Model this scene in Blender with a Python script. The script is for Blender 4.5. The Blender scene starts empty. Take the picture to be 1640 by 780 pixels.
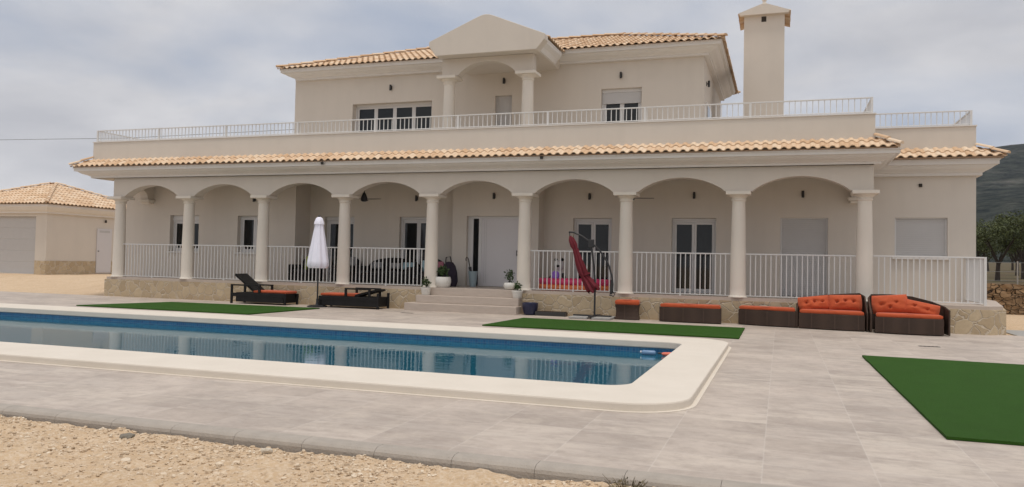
import bpy, bmesh, math, random
from mathutils import Vector, Matrix, noise
random.seed(7)
R = math.radians
S = bpy.context.scene
COL = S.collection

# ------------------------------------------------------------------ camera
cd = bpy.data.cameras.new('camera')
cam = bpy.data.objects.new('camera', cd)
COL.objects.link(cam)
S.camera = cam
S.render.resolution_x, S.render.resolution_y = 1024, 487
FPX, CYPX = 1261.78, 377.53
YAW, PITCH, ROLL = -0.32892, 0.03287, -0.02113
fw = Vector((math.sin(YAW)*math.cos(PITCH), math.cos(YAW)*math.cos(PITCH), math.sin(PITCH)))
rt0 = Vector((math.cos(YAW), -math.sin(YAW), 0)); dn0 = fw.cross(rt0)
rt = rt0*math.cos(ROLL) + dn0*math.sin(ROLL)
dn = -rt0*math.sin(ROLL) + dn0*math.cos(ROLL)
m = Matrix((rt, -dn, -fw)).transposed().to_4x4()
m.translation = Vector((19.81023, -19.59349, 1.33816))
cam.matrix_world = m
cd.sensor_width = 36; cd.sensor_fit = 'HORIZONTAL'
cd.lens = FPX/1640*36
cd.shift_y = -(390-CYPX)/1640
cd.clip_start = .1; cd.clip_end = 8000

# ------------------------------------------------------------------ light
SUN_EL, SUN_AZ = R(77), R(158)      # azimuth from +Y towards +X: the sun stands behind the house
SKY_OFF = (14.8, 8.1, .4)
W = bpy.data.worlds.new('World'); S.world = W; W.use_nodes = True
nt = W.node_tree; nt.nodes.clear()
def wn(t, **k):
    n = nt.nodes.new(t)
    for a, b in k.items(): setattr(n, a, b)
    return n
sky = wn('ShaderNodeTexSky', sky_type='NISHITA', sun_disc=False, sun_elevation=SUN_EL, sun_rotation=SUN_AZ, air_density=1.0, dust_density=2.5)
tc = wn('ShaderNodeTexCoord'); sep = wn('ShaderNodeSeparateXYZ')
nt.links.new(tc.outputs['Generated'], sep.inputs[0])
zz = wn('ShaderNodeMath', operation='ADD'); zz.inputs[1].default_value = .30
nt.links.new(sep.outputs[2], zz.inputs[0])
zc = wn('ShaderNodeMath', operation='MAXIMUM'); zc.inputs[1].default_value = .1
nt.links.new(zz.outputs[0], zc.inputs[0])
vd = wn('ShaderNodeVectorMath', operation='SCALE')
iv = wn('ShaderNodeMath', operation='DIVIDE'); iv.inputs[0].default_value = 1
nt.links.new(zc.outputs[0], iv.inputs[1]); nt.links.new(tc.outputs['Generated'], vd.inputs[0]); nt.links.new(iv.outputs[0], vd.inputs[3])
def wnoise(scale, detail, rough, off):
    ad = wn('ShaderNodeVectorMath', operation='ADD'); ad.inputs[1].default_value = off
    nt.links.new(vd.outputs[0], ad.inputs[0])
    n = wn('ShaderNodeTexNoise'); n.inputs['Scale'].default_value = scale; n.inputs['Detail'].default_value = detail; n.inputs['Roughness'].default_value = rough
    n.inputs['Distortion'].default_value = .25
    nt.links.new(ad.outputs[0], n.inputs['Vector']); return n
n1 = wnoise(1.0, 9, .50, SKY_OFF); n2 = wnoise(1.5, 8, .55, (8.2, 4.4, 1.2))
cov = wn('ShaderNodeValToRGB'); cov.color_ramp.elements[0].position = .34; cov.color_ramp.elements[1].position = .54
nt.links.new(n1.outputs[0], cov.inputs[0])
tone = wn('ShaderNodeValToRGB')
tone.color_ramp.elements[0].position = .36; tone.color_ramp.elements[0].color = (5.5, 5.55, 5.9, 1)
tone.color_ramp.elements[1].position = .66; tone.color_ramp.elements[1].color = (7.9, 7.8, 7.9, 1)
nt.links.new(n2.outputs[0], tone.inputs[0])
blue = wn('ShaderNodeMixRGB'); blue.inputs[0].default_value = .85; blue.inputs[2].default_value = (4.0, 4.6, 5.8, 1)
nt.links.new(sky.outputs[0], blue.inputs[1])
mx = wn('ShaderNodeMixRGB')
nt.links.new(cov.outputs[0], mx.inputs[0]); nt.links.new(blue.outputs[0], mx.inputs[1]); nt.links.new(tone.outputs[0], mx.inputs[2])
bg = wn('ShaderNodeBackground'); bg.inputs[1].default_value = .1
zg = wn('ShaderNodeMapRange'); zg.inputs['From Min'].default_value = .32; zg.inputs['From Max'].default_value = 1; zg.inputs['To Min'].default_value = 1; zg.inputs['To Max'].default_value = 1.5
nt.links.new(sep.outputs[2], zg.inputs[0])
mg = wn('ShaderNodeVectorMath', operation='SCALE'); nt.links.new(mx.outputs[0], mg.inputs[0]); nt.links.new(zg.outputs[0], mg.inputs[3])
nt.links.new(mg.outputs[0], bg.inputs[0])
wo = wn('ShaderNodeOutputWorld'); nt.links.new(bg.outputs[0], wo.inputs[0])
sl = bpy.data.lights.new('sun', 'SUN'); sl.energy = 1.65; sl.angle = R(11); sl.color = (1, .93, .83)
so = bpy.data.objects.new('sun', sl); COL.objects.link(so)
sd = Vector((math.sin(SUN_AZ)*math.cos(SUN_EL), math.cos(SUN_AZ)*math.cos(SUN_EL), math.sin(SUN_EL)))
so.rotation_euler = sd.to_track_quat('Z', 'Y').to_euler(); so.location = (0, 0, 40)
S.view_settings.view_transform = 'Standard'; S.view_settings.look = 'None'
S.view_settings.exposure = 0; S.view_settings.gamma = 1; S.view_settings.use_curve_mapping = False

# ------------------------------------------------------------------ materials
class NT:
    def __init__(s, name):
        s.m = bpy.data.materials.new(name); s.m.use_nodes = True; s.t = s.m.node_tree
        s.b = s.t.nodes['Principled BSDF']; s.out = s.t.nodes['Material Output']
    def n(s, t, ins=None, **k):
        x = s.t.nodes.new(t)
        for a, b in k.items(): setattr(x, a, b)
        for a, b in (ins or {}).items():
            if hasattr(b, 'is_output') : s.t.links.new(b, x.inputs[a])
            else: x.inputs[a].default_value = b
        return x
    def l(s, a, b): s.t.links.new(a, b)
    def coord(s, scale=(1, 1, 1), rot=(0, 0, 0), world=True):
        g = s.n('ShaderNodeNewGeometry').outputs['Position'] if world else s.n('ShaderNodeTexCoord').outputs['Object']
        return s.n('ShaderNodeMapping', {'Vector': g, 'Scale': scale, 'Rotation': rot}).outputs[0]
    def noise(s, v, scale, detail=4, rough=.55, dist=0):
        return s.n('ShaderNodeTexNoise', {'Vector': v, 'Scale': scale, 'Detail': detail, 'Roughness': rough, 'Distortion': dist}).outputs[0]
    def ramp(s, f, stops):
        r = s.n('ShaderNodeValToRGB', {0: f}); e = r.color_ramp.elements
        while len(e) < len(stops): e.new(.5)
        for i, (p, c) in enumerate(stops):
            e[i].position = p; e[i].color = (*c, 1) if len(c) == 3 else c
        return r.outputs[0]
    def mix(s, f, a, b, mode='MIX'):
        x = s.n('ShaderNodeMixRGB', blend_type=mode)
        for i, v in ((0, f), (1, a), (2, b)):
            if hasattr(v, 'is_output'): s.l(v, x.inputs[i])
            elif i == 0: x.inputs[0].default_value = v
            else: x.inputs[i].default_value = (*v, 1)
        return x.outputs[0]
    def math(s, op, a, b=0.):
        x = s.n('ShaderNodeMath', operation=op)
        for i, v in ((0, a), (1, b)):
            if hasattr(v, 'is_output'): s.l(v, x.inputs[i])
            else: x.inputs[i].default_value = v
        return x.outputs[0]
    def bump(s, h, strength=.3, dist=.02):
        b = s.n('ShaderNodeBump', {'Height': h, 'Strength': strength, 'Distance': dist}); s.l(b.outputs[0], s.b.inputs['Normal'])
    def col(s, c):
        if hasattr(c, 'is_output'): s.l(c, s.b.inputs['Base Color'])
        else: s.b.inputs['Base Color'].default_value = (*c, 1)
    def rough(s, r):
        if hasattr(r, 'is_output'): s.l(r, s.b.inputs['Roughness'])
        else: s.b.inputs['Roughness'].default_value = r

def sc(c, k): return tuple(v*k for v in c)
def plain(name, c, rough=.6, var=.12, scale=6, metal=0, bump=0, bscale=60, spec=.5):
    t = NT(name); v = t.coord()
    t.col(t.mix(t.noise(v, scale, 5), sc(c, 1-var), sc(c, 1+var)))
    t.rough(rough); t.b.inputs['Metallic'].default_value = metal; t.b.inputs['Specular IOR Level'].default_value = spec
    if bump: t.bump(t.noise(v, bscale, 3), bump, .01)
    return t.m
def stucco(name, c):
    t = NT(name); v = t.coord()
    big = t.noise(v, .55, 6, .6); streak = t.noise(t.coord((2.2, 2.2, .18)), 1.6, 6, .6)
    a = t.mix(big, sc(c, .93), sc(c, 1.06))
    a = t.mix(t.ramp(streak, [(.45, (0, 0, 0)), (.8, (.15, .15, .15))]), a, sc(c, .70))
    a = t.mix(t.ramp(t.noise(v, 1.7, 8, .7), [(.5, (0, 0, 0)), (.8, (.25, .25, .25))]), a, sc(c, .8))
    a = t.mix(t.math('MULTIPLY', t.noise(v, 140, 2), .12), a, sc(c, .7))
    t.col(a); t.rough(.9); t.b.inputs['Specular IOR Level'].default_value = .2
    t.bump(t.noise(v, 120, 3, .6), .25, .004)
    return t.m
M = {}
M['stucco'] = stucco('cream_stucco', (.645, .59, .52))
M['ceiling'] = stucco('ceiling_stucco', (.66, .59, .50))
M['stone_paint'] = stucco('cast_stone', (.74, .68, .595))
M['mould'] = stucco('moulding_paint', (.72, .69, .65))
M['white'] = plain('white_enamel', (.66, .65, .63), .35, .04)
M['pvc'] = plain('white_pvc', (.62, .61, .60), .4, .04)
M['shutter'] = plain('grey_shutter', (.48, .47, .46), .55, .05)
M['door'] = plain('door_white', (.60, .58, .585), .4, .03)
M['dark'] = plain('dark_metal', (.03, .028, .026), .45, .2)
M['black_iron'] = plain('black_iron', (.022, .022, .024), .4, .2)
M['navy'] = plain('navy_glaze', (.012, .016, .05), .3, .2)
M['concrete'] = plain('concrete', (.37, .325, .275), .9, .22, 7, bump=.5)
M['slab'] = plain('grey_slab', (.34, .33, .31), .85, .12, 12, bump=.3)
M['fabric_white'] = plain('parasol_white', (.84, .83, .93), .9, .04, 9, bump=.3)
M['fabric_red'] = plain('parasol_red', (.135, .008, .017), .85, .25, 9, bump=.4)
M['bin'] = plain('blue_bin', (.30, .38, .41), .5, .06)
M['pot'] = plain('white_pot', (.70, .68, .63), .5, .07)
M['soil'] = plain('soil', (.06, .04, .025), 1, .3, 30)
M['rubber_pink'] = plain('pink_vinyl', (.75, .05, .17), .35, .1)
M['rubber_orange'] = plain('orange_vinyl', (.85, .22, .07), .35, .1)
M['rubber_purple'] = plain('purple_vinyl', (.30, .14, .62), .35, .1)
M['lime'] = plain('lime_cloth', (.36, .42, .07), .9, .15)
M['pink_cloth'] = plain('pink_cloth', (.42, .16, .2), .9, .2)
M['aqua_cloth'] = plain('aqua_cloth', (.26, .38, .42), .9, .2)
M['grey_cloth'] = plain('grey_cloth', (.24, .235, .235), .9, .15)
M['purple_cloth'] = plain('dark_cloth', (.028, .02, .035), .9, .3)
M['plush_white'] = plain('plush_white', (.6, .58, .56), 1, .1)
M['plush_black'] = plain('plush_black', (.02, .02, .02), 1, .1)
M['float_blue'] = plain('float_blue', (.16, .27, .42), .4, .1)
M['float_red'] = plain('float_red', (.85, .2, .12), .35, .1)
M['brown'] = plain('brown_vent', (.035, .028, .022), .8, .1)
M['rock'] = plain('grey_rock', (.19, .165, .13), .95, .25, 20, bump=.6)
M['pale_rock'] = plain('pale_rock', (.55, .48, .38), .95, .2, 20, bump=.5)
def mk_gravel():
    t = NT('gravel_stones'); r = t.n('ShaderNodeAttribute', attribute_name='rnd').outputs['Fac']
    c = t.ramp(r, [(0, (.28, .20, .13)), (.25, (.50, .375, .245)), (.7, (.64, .50, .35)), (1, (.76, .66, .52))])
    t.col(t.mix(.25, c, t.mix(t.noise(t.coord(), 60, 4), (.42, .31, .2), (.7, .57, .42)))); t.rough(.95); return t.m
M['gravel'] = mk_gravel()
M['bark'] = plain('bark', (.055, .042, .032), .95, .3, 12, bump=.8, bscale=30)
M['wire'] = plain('wire', (.12, .12, .12), .5, .1, metal=.3)
M['mortar'] = plain('mortar', (.36, .25, .17), .95, .2)
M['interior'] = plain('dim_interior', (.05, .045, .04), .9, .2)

def mk_orange():
    t = NT('orange_cushion'); v = t.coord()
    c = (.50, .095, .035)
    t.col(t.mix(t.noise(v, 7, 5), sc(c, .8), sc(c, 1.15))); t.rough(.85); t.b.inputs['Specular IOR Level'].default_value = .2
    t.b.inputs['Sheen Weight'].default_value = .15
    t.bump(t.noise(v, 14, 4), .5, .02); return t.m
M['orange'] = mk_orange()
def mk_wicker(name, c):
    t = NT(name)
    h = t.n('ShaderNodeTexWave', {'Vector': t.coord(), 'Scale': 26, 'Distortion': .6, 'Detail': 1}, bands_direction='Z').outputs['Fac']
    x = t.n('ShaderNodeTexWave', {'Vector': t.coord((1, .7, 1)), 'Scale': 12, 'Distortion': .4}, bands_direction='DIAGONAL').outputs['Fac']
    k = t.mix(.4, h, x)
    n = t.noise(t.coord((3, 3, 40)), 2, 4)
    a = t.mix(k, sc(c, .45), sc(c, 1.3)); a = t.mix(n, sc(c, .5), a)
    sx = t.n('ShaderNodeSeparateXYZ', {0: t.coord()}).outputs[0]
    fx = t.math('FRACT', t.math('MULTIPLY', sx, 2.15)); a = t.mix(t.ramp(fx, [(0, (.6, .6, .6)), (.03, (0, 0, 0)), (.5, (.25, .25, .25)), (.97, (0, 0, 0)), (1, (.6, .6, .6))]), a, sc(c, 1.9))
    t.col(a); t.rough(.55); t.bump(h, .6, .006); return t.m
M['wicker'] = mk_wicker('brown_wicker', (.066, .040, .028))
M['wicker'].node_tree.nodes['Principled BSDF'].inputs['Specular IOR Level'].default_value = .22
M['wicker_black'] = mk_wicker('black_wicker', (.012, .011, .011))
M['wicker_black'].node_tree.nodes['Principled BSDF'].inputs['Specular IOR Level'].default_value = .2
def mk_glass():
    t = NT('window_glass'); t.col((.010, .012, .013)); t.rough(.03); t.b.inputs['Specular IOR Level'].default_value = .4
    t.bump(t.noise(t.coord(), 1.1, 2), .05, .02); return t.m
M['glass'] = mk_glass()
def mk_tiles():
    t = NT('roof_tile')
    a = t.n('ShaderNodeAttribute', attribute_name='rnd').outputs['Fac']
    v = t.coord()
    c = t.ramp(a, [(0, (.58, .40, .25)), (.35, (.70, .52, .355)), (.7, (.765, .60, .43)), (1, (.80, .675, .52))])
    c = t.mix(t.math('MULTIPLY', t.noise(v, 9, 6, .7), .35), c, (.66, .40, .22))
    c = t.mix(t.math('MULTIPLY', t.noise(v, 40, 3), .25), c, (.40, .27, .17))
    t.col(c); t.rough(.9); t.b.inputs['Specular IOR Level'].default_value = .25
    t.bump(t.noise(v, 70, 3), .3, .005); return t.m
M['tile'] = mk_tiles()
def mk_plinth(name, c1, c2, mort, scale, zs=1.0):
    t = NT(name)
    v0 = t.coord((1, 1, zs))
    w = t.n('ShaderNodeTexNoise', {'Vector': v0, 'Scale': 5, 'Detail': 3}).outputs['Color']
    v = t.n('ShaderNodeMixRGB', {0: .15, 1: v0, 2: w}, blend_type='ADD').outputs[0]
    e = t.n('ShaderNodeTexVoronoi', {'Vector': v, 'Scale': scale}, feature='DISTANCE_TO_EDGE').outputs['Distance']
    cell = t.n('ShaderNodeTexVoronoi', {'Vector': v, 'Scale': scale}).outputs['Color']
    g = t.n('ShaderNodeSeparateColor', {0: cell}).outputs[0]
    st = t.mix(g, c1, c2)
    st = t.mix(t.math('MULTIPLY', t.noise(v0, 11, 8, .7), .65), st, sc(c2, .55))
    st = t.mix(t.math('MULTIPLY', t.noise(v0, 3.1, 4), .35), st, (.50, .36, .20))
    k = t.ramp(e, [(.015, (0, 0, 0)), (.05, (1, 1, 1))])
    t.col(t.mix(k, mort, st)); t.rough(.92); t.b.inputs['Specular IOR Level'].default_value = .2
    hh = t.mix(.35, k, t.noise(v0, 16, 5)); t.bump(hh, .8, .03); return t.m
M['plinth'] = mk_plinth('crazy_stone', (.68, .56, .39), (.47, .37, .25), (.585, .50, .385), 3.9)
M['drystone'] = mk_plinth('dry_stone', (.36, .23, .13), (.20, .13, .08), (.035, .026, .02), 3.6, 1.7)
def mk_deck(name='deck_tiles', tint=(1, 1, 1)):
    t = NT(name); g = t.n('ShaderNodeNewGeometry').outputs['Position']
    s = t.n('ShaderNodeSeparateXYZ', {0: g})
    TW, TL = .70, .46
    cx = t.math('DIVIDE', t.math('SUBTRACT', s.outputs[0], 19.71), TW)
    ix = t.math('FLOOR', cx)
    r1 = t.n('ShaderNodeTexWhiteNoise', {'W': ix}, noise_dimensions='1D').outputs[0]
    cy = t.math('ADD', t.math('DIVIDE', s.outputs[1], TL), t.math('MULTIPLY', r1, .5))
    iy = t.math('FLOOR', cy)
    fx = t.math('FRACT', cx); fy = t.math('FRACT', cy)
    cb = t.n('ShaderNodeCombineXYZ', {0: ix, 1: iy}).outputs[0]
    rw = t.n('ShaderNodeTexWhiteNoise', {'Vector': cb}, noise_dimensions='3D')
    rnd = rw.outputs[0]
    off = t.n('ShaderNodeVectorMath', {0: rw.outputs[1], 1: (7., 7., 7.)}, operation='MULTIPLY').outputs[0]
    vv = t.n('ShaderNodeVectorMath', {0: g, 1: off}, operation='ADD').outputs[0]
    sv = t.n('ShaderNodeMapping', {'Vector': vv, 'Scale': (1.0, 3.2, 1)}).outputs[0]
    streak = t.noise(sv, 2.2, 8, .62, .4)
    fine = t.noise(t.n('ShaderNodeMapping', {'Vector': vv, 'Scale': (2, 9, 1)}).outputs[0], 5, 5, .6)
    base = t.ramp(rnd, [(0, (.34, .285, .238)), (.3, (.41, .35, .30)), (.7, (.47, .405, .345)), (1, (.53, .46, .385))])
    c = t.mix(t.ramp(streak, [(.42, (0, 0, 0)), (.68, (1, 1, 1))]), base, (.345, .287, .245))
    c = t.mix(t.math('MULTIPLY', t.ramp(fine, [(.5, (0, 0, 0)), (.75, (1, 1, 1))]), .4), c, (.56, .50, .44))
    big = t.noise(t.coord(), .9, 7, .65)
    c = t.mix(t.ramp(big, [(.40, (0, 0, 0)), (.72, (.85, .85, .85))]), c, (.57, .485, .41))
    c = t.mix(t.ramp(t.noise(vv, 5.5, 9, .72), [(.48, (0, 0, 0)), (.66, (.5, .5, .5))]), c, (.33, .272, .228))
    c = t.mix(t.ramp(t.noise(vv, 3.1, 8, .7), [(.52, (0, 0, 0)), (.72, (.5, .5, .5))]), c, (.58, .50, .41))
    # joints
    ex = t.math('MULTIPLY', t.math('MINIMUM', fx, t.math('SUBTRACT', 1., fx)), TW)
    ey = t.math('MULTIPLY', t.math('MINIMUM', fy, t.math('SUBTRACT', 1., fy)), TL)
    e = t.math('MINIMUM', ex, ey)
    k = t.ramp(e, [(.0025, (1, 1, 1)), (.005, (0, 0, 0))])
    c = t.mix(t.math('MULTIPLY', k, .36), c, (.60, .55, .49))
    t.col(c); t.rough(t.ramp(streak, [(0, (.55,)*3), (1, (.8,)*3)])); t.b.inputs['Specular IOR Level'].default_value = .3
    t.bump(t.mix(.5, streak, t.math('SUBTRACT', 1., k)), .12, .004)
    return t.m
M['deck'] = mk_deck()
def mk_step():
    t = NT('step_stone'); v = t.coord()
    n = t.noise(t.coord((1.5, 3, 6)), 3, 7, .6)
    t.col(t.mix(n, (.40, .33, .275), (.55, .47, .40))); t.rough(.7); t.bump(n, .2, .006); return t.m
M['step'] = mk_step()
def mk_coping():
    t = NT('coping_stone'); v = t.coord()
    c = t.mix(t.noise(v, 2.2, 6), (.63, .565, .475), (.75, .68, .585))
    c = t.mix(t.math('MULTIPLY', t.noise(v, 30, 5, .7), .18), c, (.50, .42, .34))
    sx = t.n('ShaderNodeSeparateXYZ', {0: v}).outputs
    t.col(c); t.rough(.85); t.b.inputs['Specular IOR Level'].default_value = .3; t.bump(t.noise(v, 60, 3), .3, .006); return t.m
M['coping'] = mk_coping()
def mk_pooltile():
    t = NT('blue_mosaic'); v = t.coord()
    def cells(rot):
        b = t.n('ShaderNodeTexBrick', {'Vector': t.n('ShaderNodeMapping', {'Vector': v, 'Rotation': rot}).outputs[0], 'Scale': 1, 'Brick Width': .05, 'Row Height': .05,
            'Mortar Size': .003, 'Color1': (.012, .10, .24, 1), 'Color2': (.02, .17, .34, 1), 'Mortar': (.10, .22, .32, 1)}, offset=0)
        return b.outputs[0]
    g = t.n('ShaderNodeNewGeometry').outputs['Normal']; s = t.n('ShaderNodeSeparateXYZ', {0: g})
    az = t.math('GREATER_THAN', t.math('ABSOLUTE', s.outputs[2]), .5); ay = t.math('GREATER_THAN', t.math('ABSOLUTE', s.outputs[1]), .5)
    c = t.mix(az, t.mix(ay, cells((0, R(90), R(90))), cells((R(90), 0, 0))), cells((0, 0, 0)))
    t.col(c); t.rough(.3); return t.m
M['pooltile'] = mk_pooltile()
def mk_water():
    t = NT('pool_water')
    v = t.coord((1, 2.2, 1)); n = t.noise(v, 2.4, 3, .5, .6); n2 = t.noise(t.coord((1, 1.6, 1)), 9, 2, .5)
    b = t.n('ShaderNodeBump', {'Height': t.mix(.25, n, n2), 'Strength': .05, 'Distance': .05})
    gl = t.n('ShaderNodeBsdfGlossy', {'Roughness': .012, 'Normal': b.outputs[0], 'Color': (.92, .97, 1, 1)})
    df = t.n('ShaderNodeBsdfDiffuse', {'Color': (.018, .14, .205, 1)})
    tr = t.n('ShaderNodeBsdfTransparent', {'Color': (.10, .42, .62, 1)})
    lo = t.n('ShaderNodeMixShader', {0: .28, 1: df.outputs[0], 2: tr.outputs[0]})
    fr = t.n('ShaderNodeFresnel', {'IOR': 1.33, 'Normal': b.outputs[0]})
    o = t.n('ShaderNodeMixShader', {0: fr.outputs[0], 1: lo.outputs[0], 2: gl.outputs[0]})
    t.l(o.outputs[0], t.out.inputs[0]); return t.m
M['water'] = mk_water()
def mk_turf():
    t = NT('artificial_turf'); v = t.coord()
    n = t.noise(v, 90, 4, .7); lines = t.noise(t.coord((1, 7, 1)), 2.5, 5)
    c = t.mix(n, (.017, .066, .006), (.048, .135, .014)); c = t.mix(t.math('MULTIPLY', lines, .45), c, (.05, .10, .02)); c = t.mix(t.ramp(t.noise(v, 2.2, 6, .7), [(.4, (0, 0, 0)), (.7, (.6, .6, .6))]), c, (.03, .078, .01))
    t.col(c); t.rough(.9); t.b.inputs['Specular IOR Level'].default_value = .15; t.bump(n, 1, .02); return t.m
M['turf'] = mk_turf()
def mk_ground():
    t = NT('sandy_ground'); g = t.n('ShaderNodeNewGeometry').outputs['Position']
    v = t.coord()
    sand = t.mix(t.noise(v, 1.1, 7, .6), (.49, .345, .21), (.63, .465, .30))
    sand = t.mix(t.ramp(t.noise(v, 26, 6, .75), [(.45, (0, 0, 0)), (.72, (1, 1, 1))]), sand, (.72, .60, .46))
    sand = t.mix(t.ramp(t.noise(v, 17, 6, .7), [(.28, (1, 1, 1)), (.45, (0, 0, 0))]), sand, (.33, .23, .15))
    sand = t.mix(t.ramp(t.noise(v, 2.4, 5, .6), [(.45, (0, 0, 0)), (.8, (.5, .5, .5))]), sand, (.48, .345, .215))
    field = t.mix(t.noise(v, .22, 7, .65), (.085, .058, .036), (.14, .10, .058))
    field = t.mix(t.ramp(t.noise(v, .9, 6, .7), [(.45, (0, 0, 0)), (.7, (1, 1, 1))]), field, (.085, .095, .04))
    s = t.n('ShaderNodeSeparateXYZ', {0: g})
    y = t.math('ADD', s.outputs[1], t.math('MULTIPLY', t.noise(v, .3, 4), 3.))
    k = t.ramp(t.math('DIVIDE', t.math('SUBTRACT', y, 11.), 4.), [(0, (0, 0, 0)), (1, (1, 1, 1))])
    x = t.math('GREATER_THAN', s.outputs[0], 10.)
    far = t.ramp(t.math('DIVIDE', y, 80.), [(.5, (0, 0, 0)), (1, (1, 1, 1))])
    k2 = t.math('MAXIMUM', t.math('MULTIPLY', k, x), far)
    t.col(t.mix(k2, sand, field)); t.rough(.97); t.b.inputs['Specular IOR Level'].default_value = .15
    t.bump(t.noise(v, 34, 7, .75), .6, .02); return t.m
M['ground'] = mk_ground()
def mk_hill():
    t = NT('scrub_hill'); v = t.coord()
    c = t.mix(t.ramp(t.noise(v, .05, 10, .8), [(.42, (0, 0, 0)), (.58, (1, 1, 1))]), (.006, .010, .008), (.050, .055, .042))
    c = t.mix(t.ramp(t.noise(v, .012, 8, .7), [(.52, (0, 0, 0)), (.66, (1, 1, 1))]), c, (.11, .105, .085))
    t.col(c); t.rough(1); t.b.inputs['Specular IOR Level'].default_value = 0; t.bump(t.noise(v, .05, 7, .7), 1, 8); return t.m
M['hill'] = mk_hill()
def mk_leaf(name, c):
    t = NT(name); r = t.n('ShaderNodeAttribute', attribute_name='rnd').outputs['Fac']
    t.col(t.mix(r, sc(c, .55), sc(c, 1.5))); t.rough(.7); t.b.inputs['Specular IOR Level'].default_value = .25
    return t.m
M['leaf'] = mk_leaf('almond_leaf', (.080, .095, .036))
M['leaf2'] = mk_leaf('pot_leaf', (.05, .085, .03))
M['leaf3'] = mk_leaf('dry_leaf', (.16, .13, .07))

# ------------------------------------------------------------------ helpers
class MB:
    def __init__(s): s.v = []; s.f = []; s.r = None
    def add(s, vs, fs):
        o = len(s.v); s.v += [tuple(v) for v in vs]; s.f += [tuple(i+o for i in f) for f in fs]
    def box(s, x0, x1, y0, y1, z0, z1):
        s.add([(x0, y0, z0), (x1, y0, z0), (x1, y1, z0), (x0, y1, z0), (x0, y0, z1), (x1, y0, z1), (x1, y1, z1), (x0, y1, z1)],
              [(0, 3, 2, 1), (4, 5, 6, 7), (0, 1, 5, 4), (1, 2, 6, 5), (2, 3, 7, 6), (3, 0, 4, 7)])
    def tube(s, pts, r, n=8, cap=True):
        pts = [Vector(p) for p in pts]; rs = r if isinstance(r, (list, tuple)) else [r]*len(pts)
        base = len(s.v); up = None; rings = []
        for i, p in enumerate(pts):
            d = (pts[min(i+1, len(pts)-1)]-pts[max(i-1, 0)]).normalized()
            if up is None: up = Vector((0, 0, 1)) if abs(d.z) < .9 else Vector((1, 0, 0))
            a = d.cross(up).normalized(); b = a.cross(d).normalized(); up = b
            rings.append([p+(a*math.cos(2*math.pi*k/n)+b*math.sin(2*math.pi*k/n))*rs[i] for k in range(n)])
        vs = [v for ring in rings for v in ring]; fs = []
        for i in range(len(pts)-1):
            for k in range(n):
                q = (k+1) % n; fs.append((i*n+k, i*n+q, (i+1)*n+q, (i+1)*n+k))
        if cap: fs.append(tuple(reversed(range(n)))); fs.append(tuple((len(pts)-1)*n+k for k in range(n)))
        s.add(vs, fs)
    def lathe(s, prof, c=(0, 0, 0), n=24, fold=0, nf=8, cap=True):
        vs = []; fs = []
        for (r, z) in prof:
            for k in range(n):
                a = 2*math.pi*k/n; rr = r*(1+fold*math.cos(nf*a)); vs.append((c[0]+rr*math.cos(a), c[1]+rr*math.sin(a), c[2]+z))
        for i in range(len(prof)-1):
            for k in range(n):
                q = (k+1) % n; fs.append((i*n+k, i*n+q, (i+1)*n+q, (i+1)*n+k))
        if cap: fs.append(tuple(reversed(range(n)))); fs.append(tuple((len(prof)-1)*n+k for k in range(n)))
        s.add(vs, fs)
    def prism(s, poly, z0, z1):
        n = len(poly); vs = [(x, y, z0) for x, y in poly]+[(x, y, z1) for x, y in poly]
        s.add(vs, [tuple(reversed(range(n))), tuple(range(n, 2*n))]+[(i, (i+1) % n, n+(i+1) % n, n+i) for i in range(n)])
    def prism_y(s, poly, y0, y1):        # poly in (x,z)
        n = len(poly); vs = [(x, y0, z) for x, z in poly]+[(x, y1, z) for x, z in poly]
        s.add(vs, [tuple(range(n)), tuple(reversed(range(n, 2*n)))]+[(i, n+i, n+(i+1) % n, (i+1) % n) for i in range(n)])
    def prism_x(s, poly, x0, x1):        # poly in (y,z)
        n = len(poly); vs = [(x0, y, z) for y, z in poly]+[(x1, y, z) for y, z in poly]
        s.add(vs, [tuple(reversed(range(n))), tuple(range(n, 2*n))]+[(i, (i+1) % n, n+(i+1) % n, n+i) for i in range(n)])
    def build(s, name, mat, parent=None, smooth=False, bevel=0, loc=None):
        me = bpy.data.meshes.new(name); me.from_pydata(s.v, [], s.f); me.update()
        bm = bmesh.new(); bm.from_mesh(me); bmesh.ops.recalc_face_normals(bm, faces=bm.faces); bm.to_mesh(me); bm.free()
        if mat: me.materials.append(M[mat] if isinstance(mat, str) else mat)
        o = bpy.data.objects.new(name, me); COL.objects.link(o)
        if s.r is not None:
            at = me.attributes.new('rnd', 'FLOAT', 'FACE')
            at.data.foreach_set('value', s.r)
        if smooth:
            for p in me.polygons: p.use_smooth = True
            try: me.set_sharp_from_angle(angle=R(40))
            except Exception: pass
        if bevel:
            bv = o.modifiers.new('bevel', 'BEVEL'); bv.width = bevel; bv.segments = 2; bv.limit_method = 'ANGLE'; bv.angle_limit = R(40)
        put(o, parent)
        return o
def put(o, parent):
    if parent is not None:
        o.parent = parent
        L = parent.location
        w = Vector(L); p = parent.parent
        while p: w += p.location; p = p.parent
        if o.type == 'MESH' and w.length > 0:
            o.data.transform(Matrix.Translation(-w))
def empty(name, loc=(0, 0, 0)):
    o = bpy.data.objects.new(name, None); COL.objects.link(o); o.location = loc; o.empty_display_size = .2; return o
def tag(o, label=None, cat=None, group=None, kind=None):
    if label: o['label'] = label
    if cat: o['category'] = cat
    if group: o['group'] = group
    if kind: o['kind'] = kind
    return o
def struct(o, label=None): o['kind'] = 'structure'; return tag(o, label)
def thing(name, label, cat, loc=(0, 0, 0), group=None): return tag(empty(name, loc), label, cat, group)
def box(name, mat, parent, x0, x1, y0, y1, z0, z1, bevel=0):
    b = MB(); b.box(x0, x1, y0, y1, z0, z1); return b.build(name, mat, parent, bevel=bevel)
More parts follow.
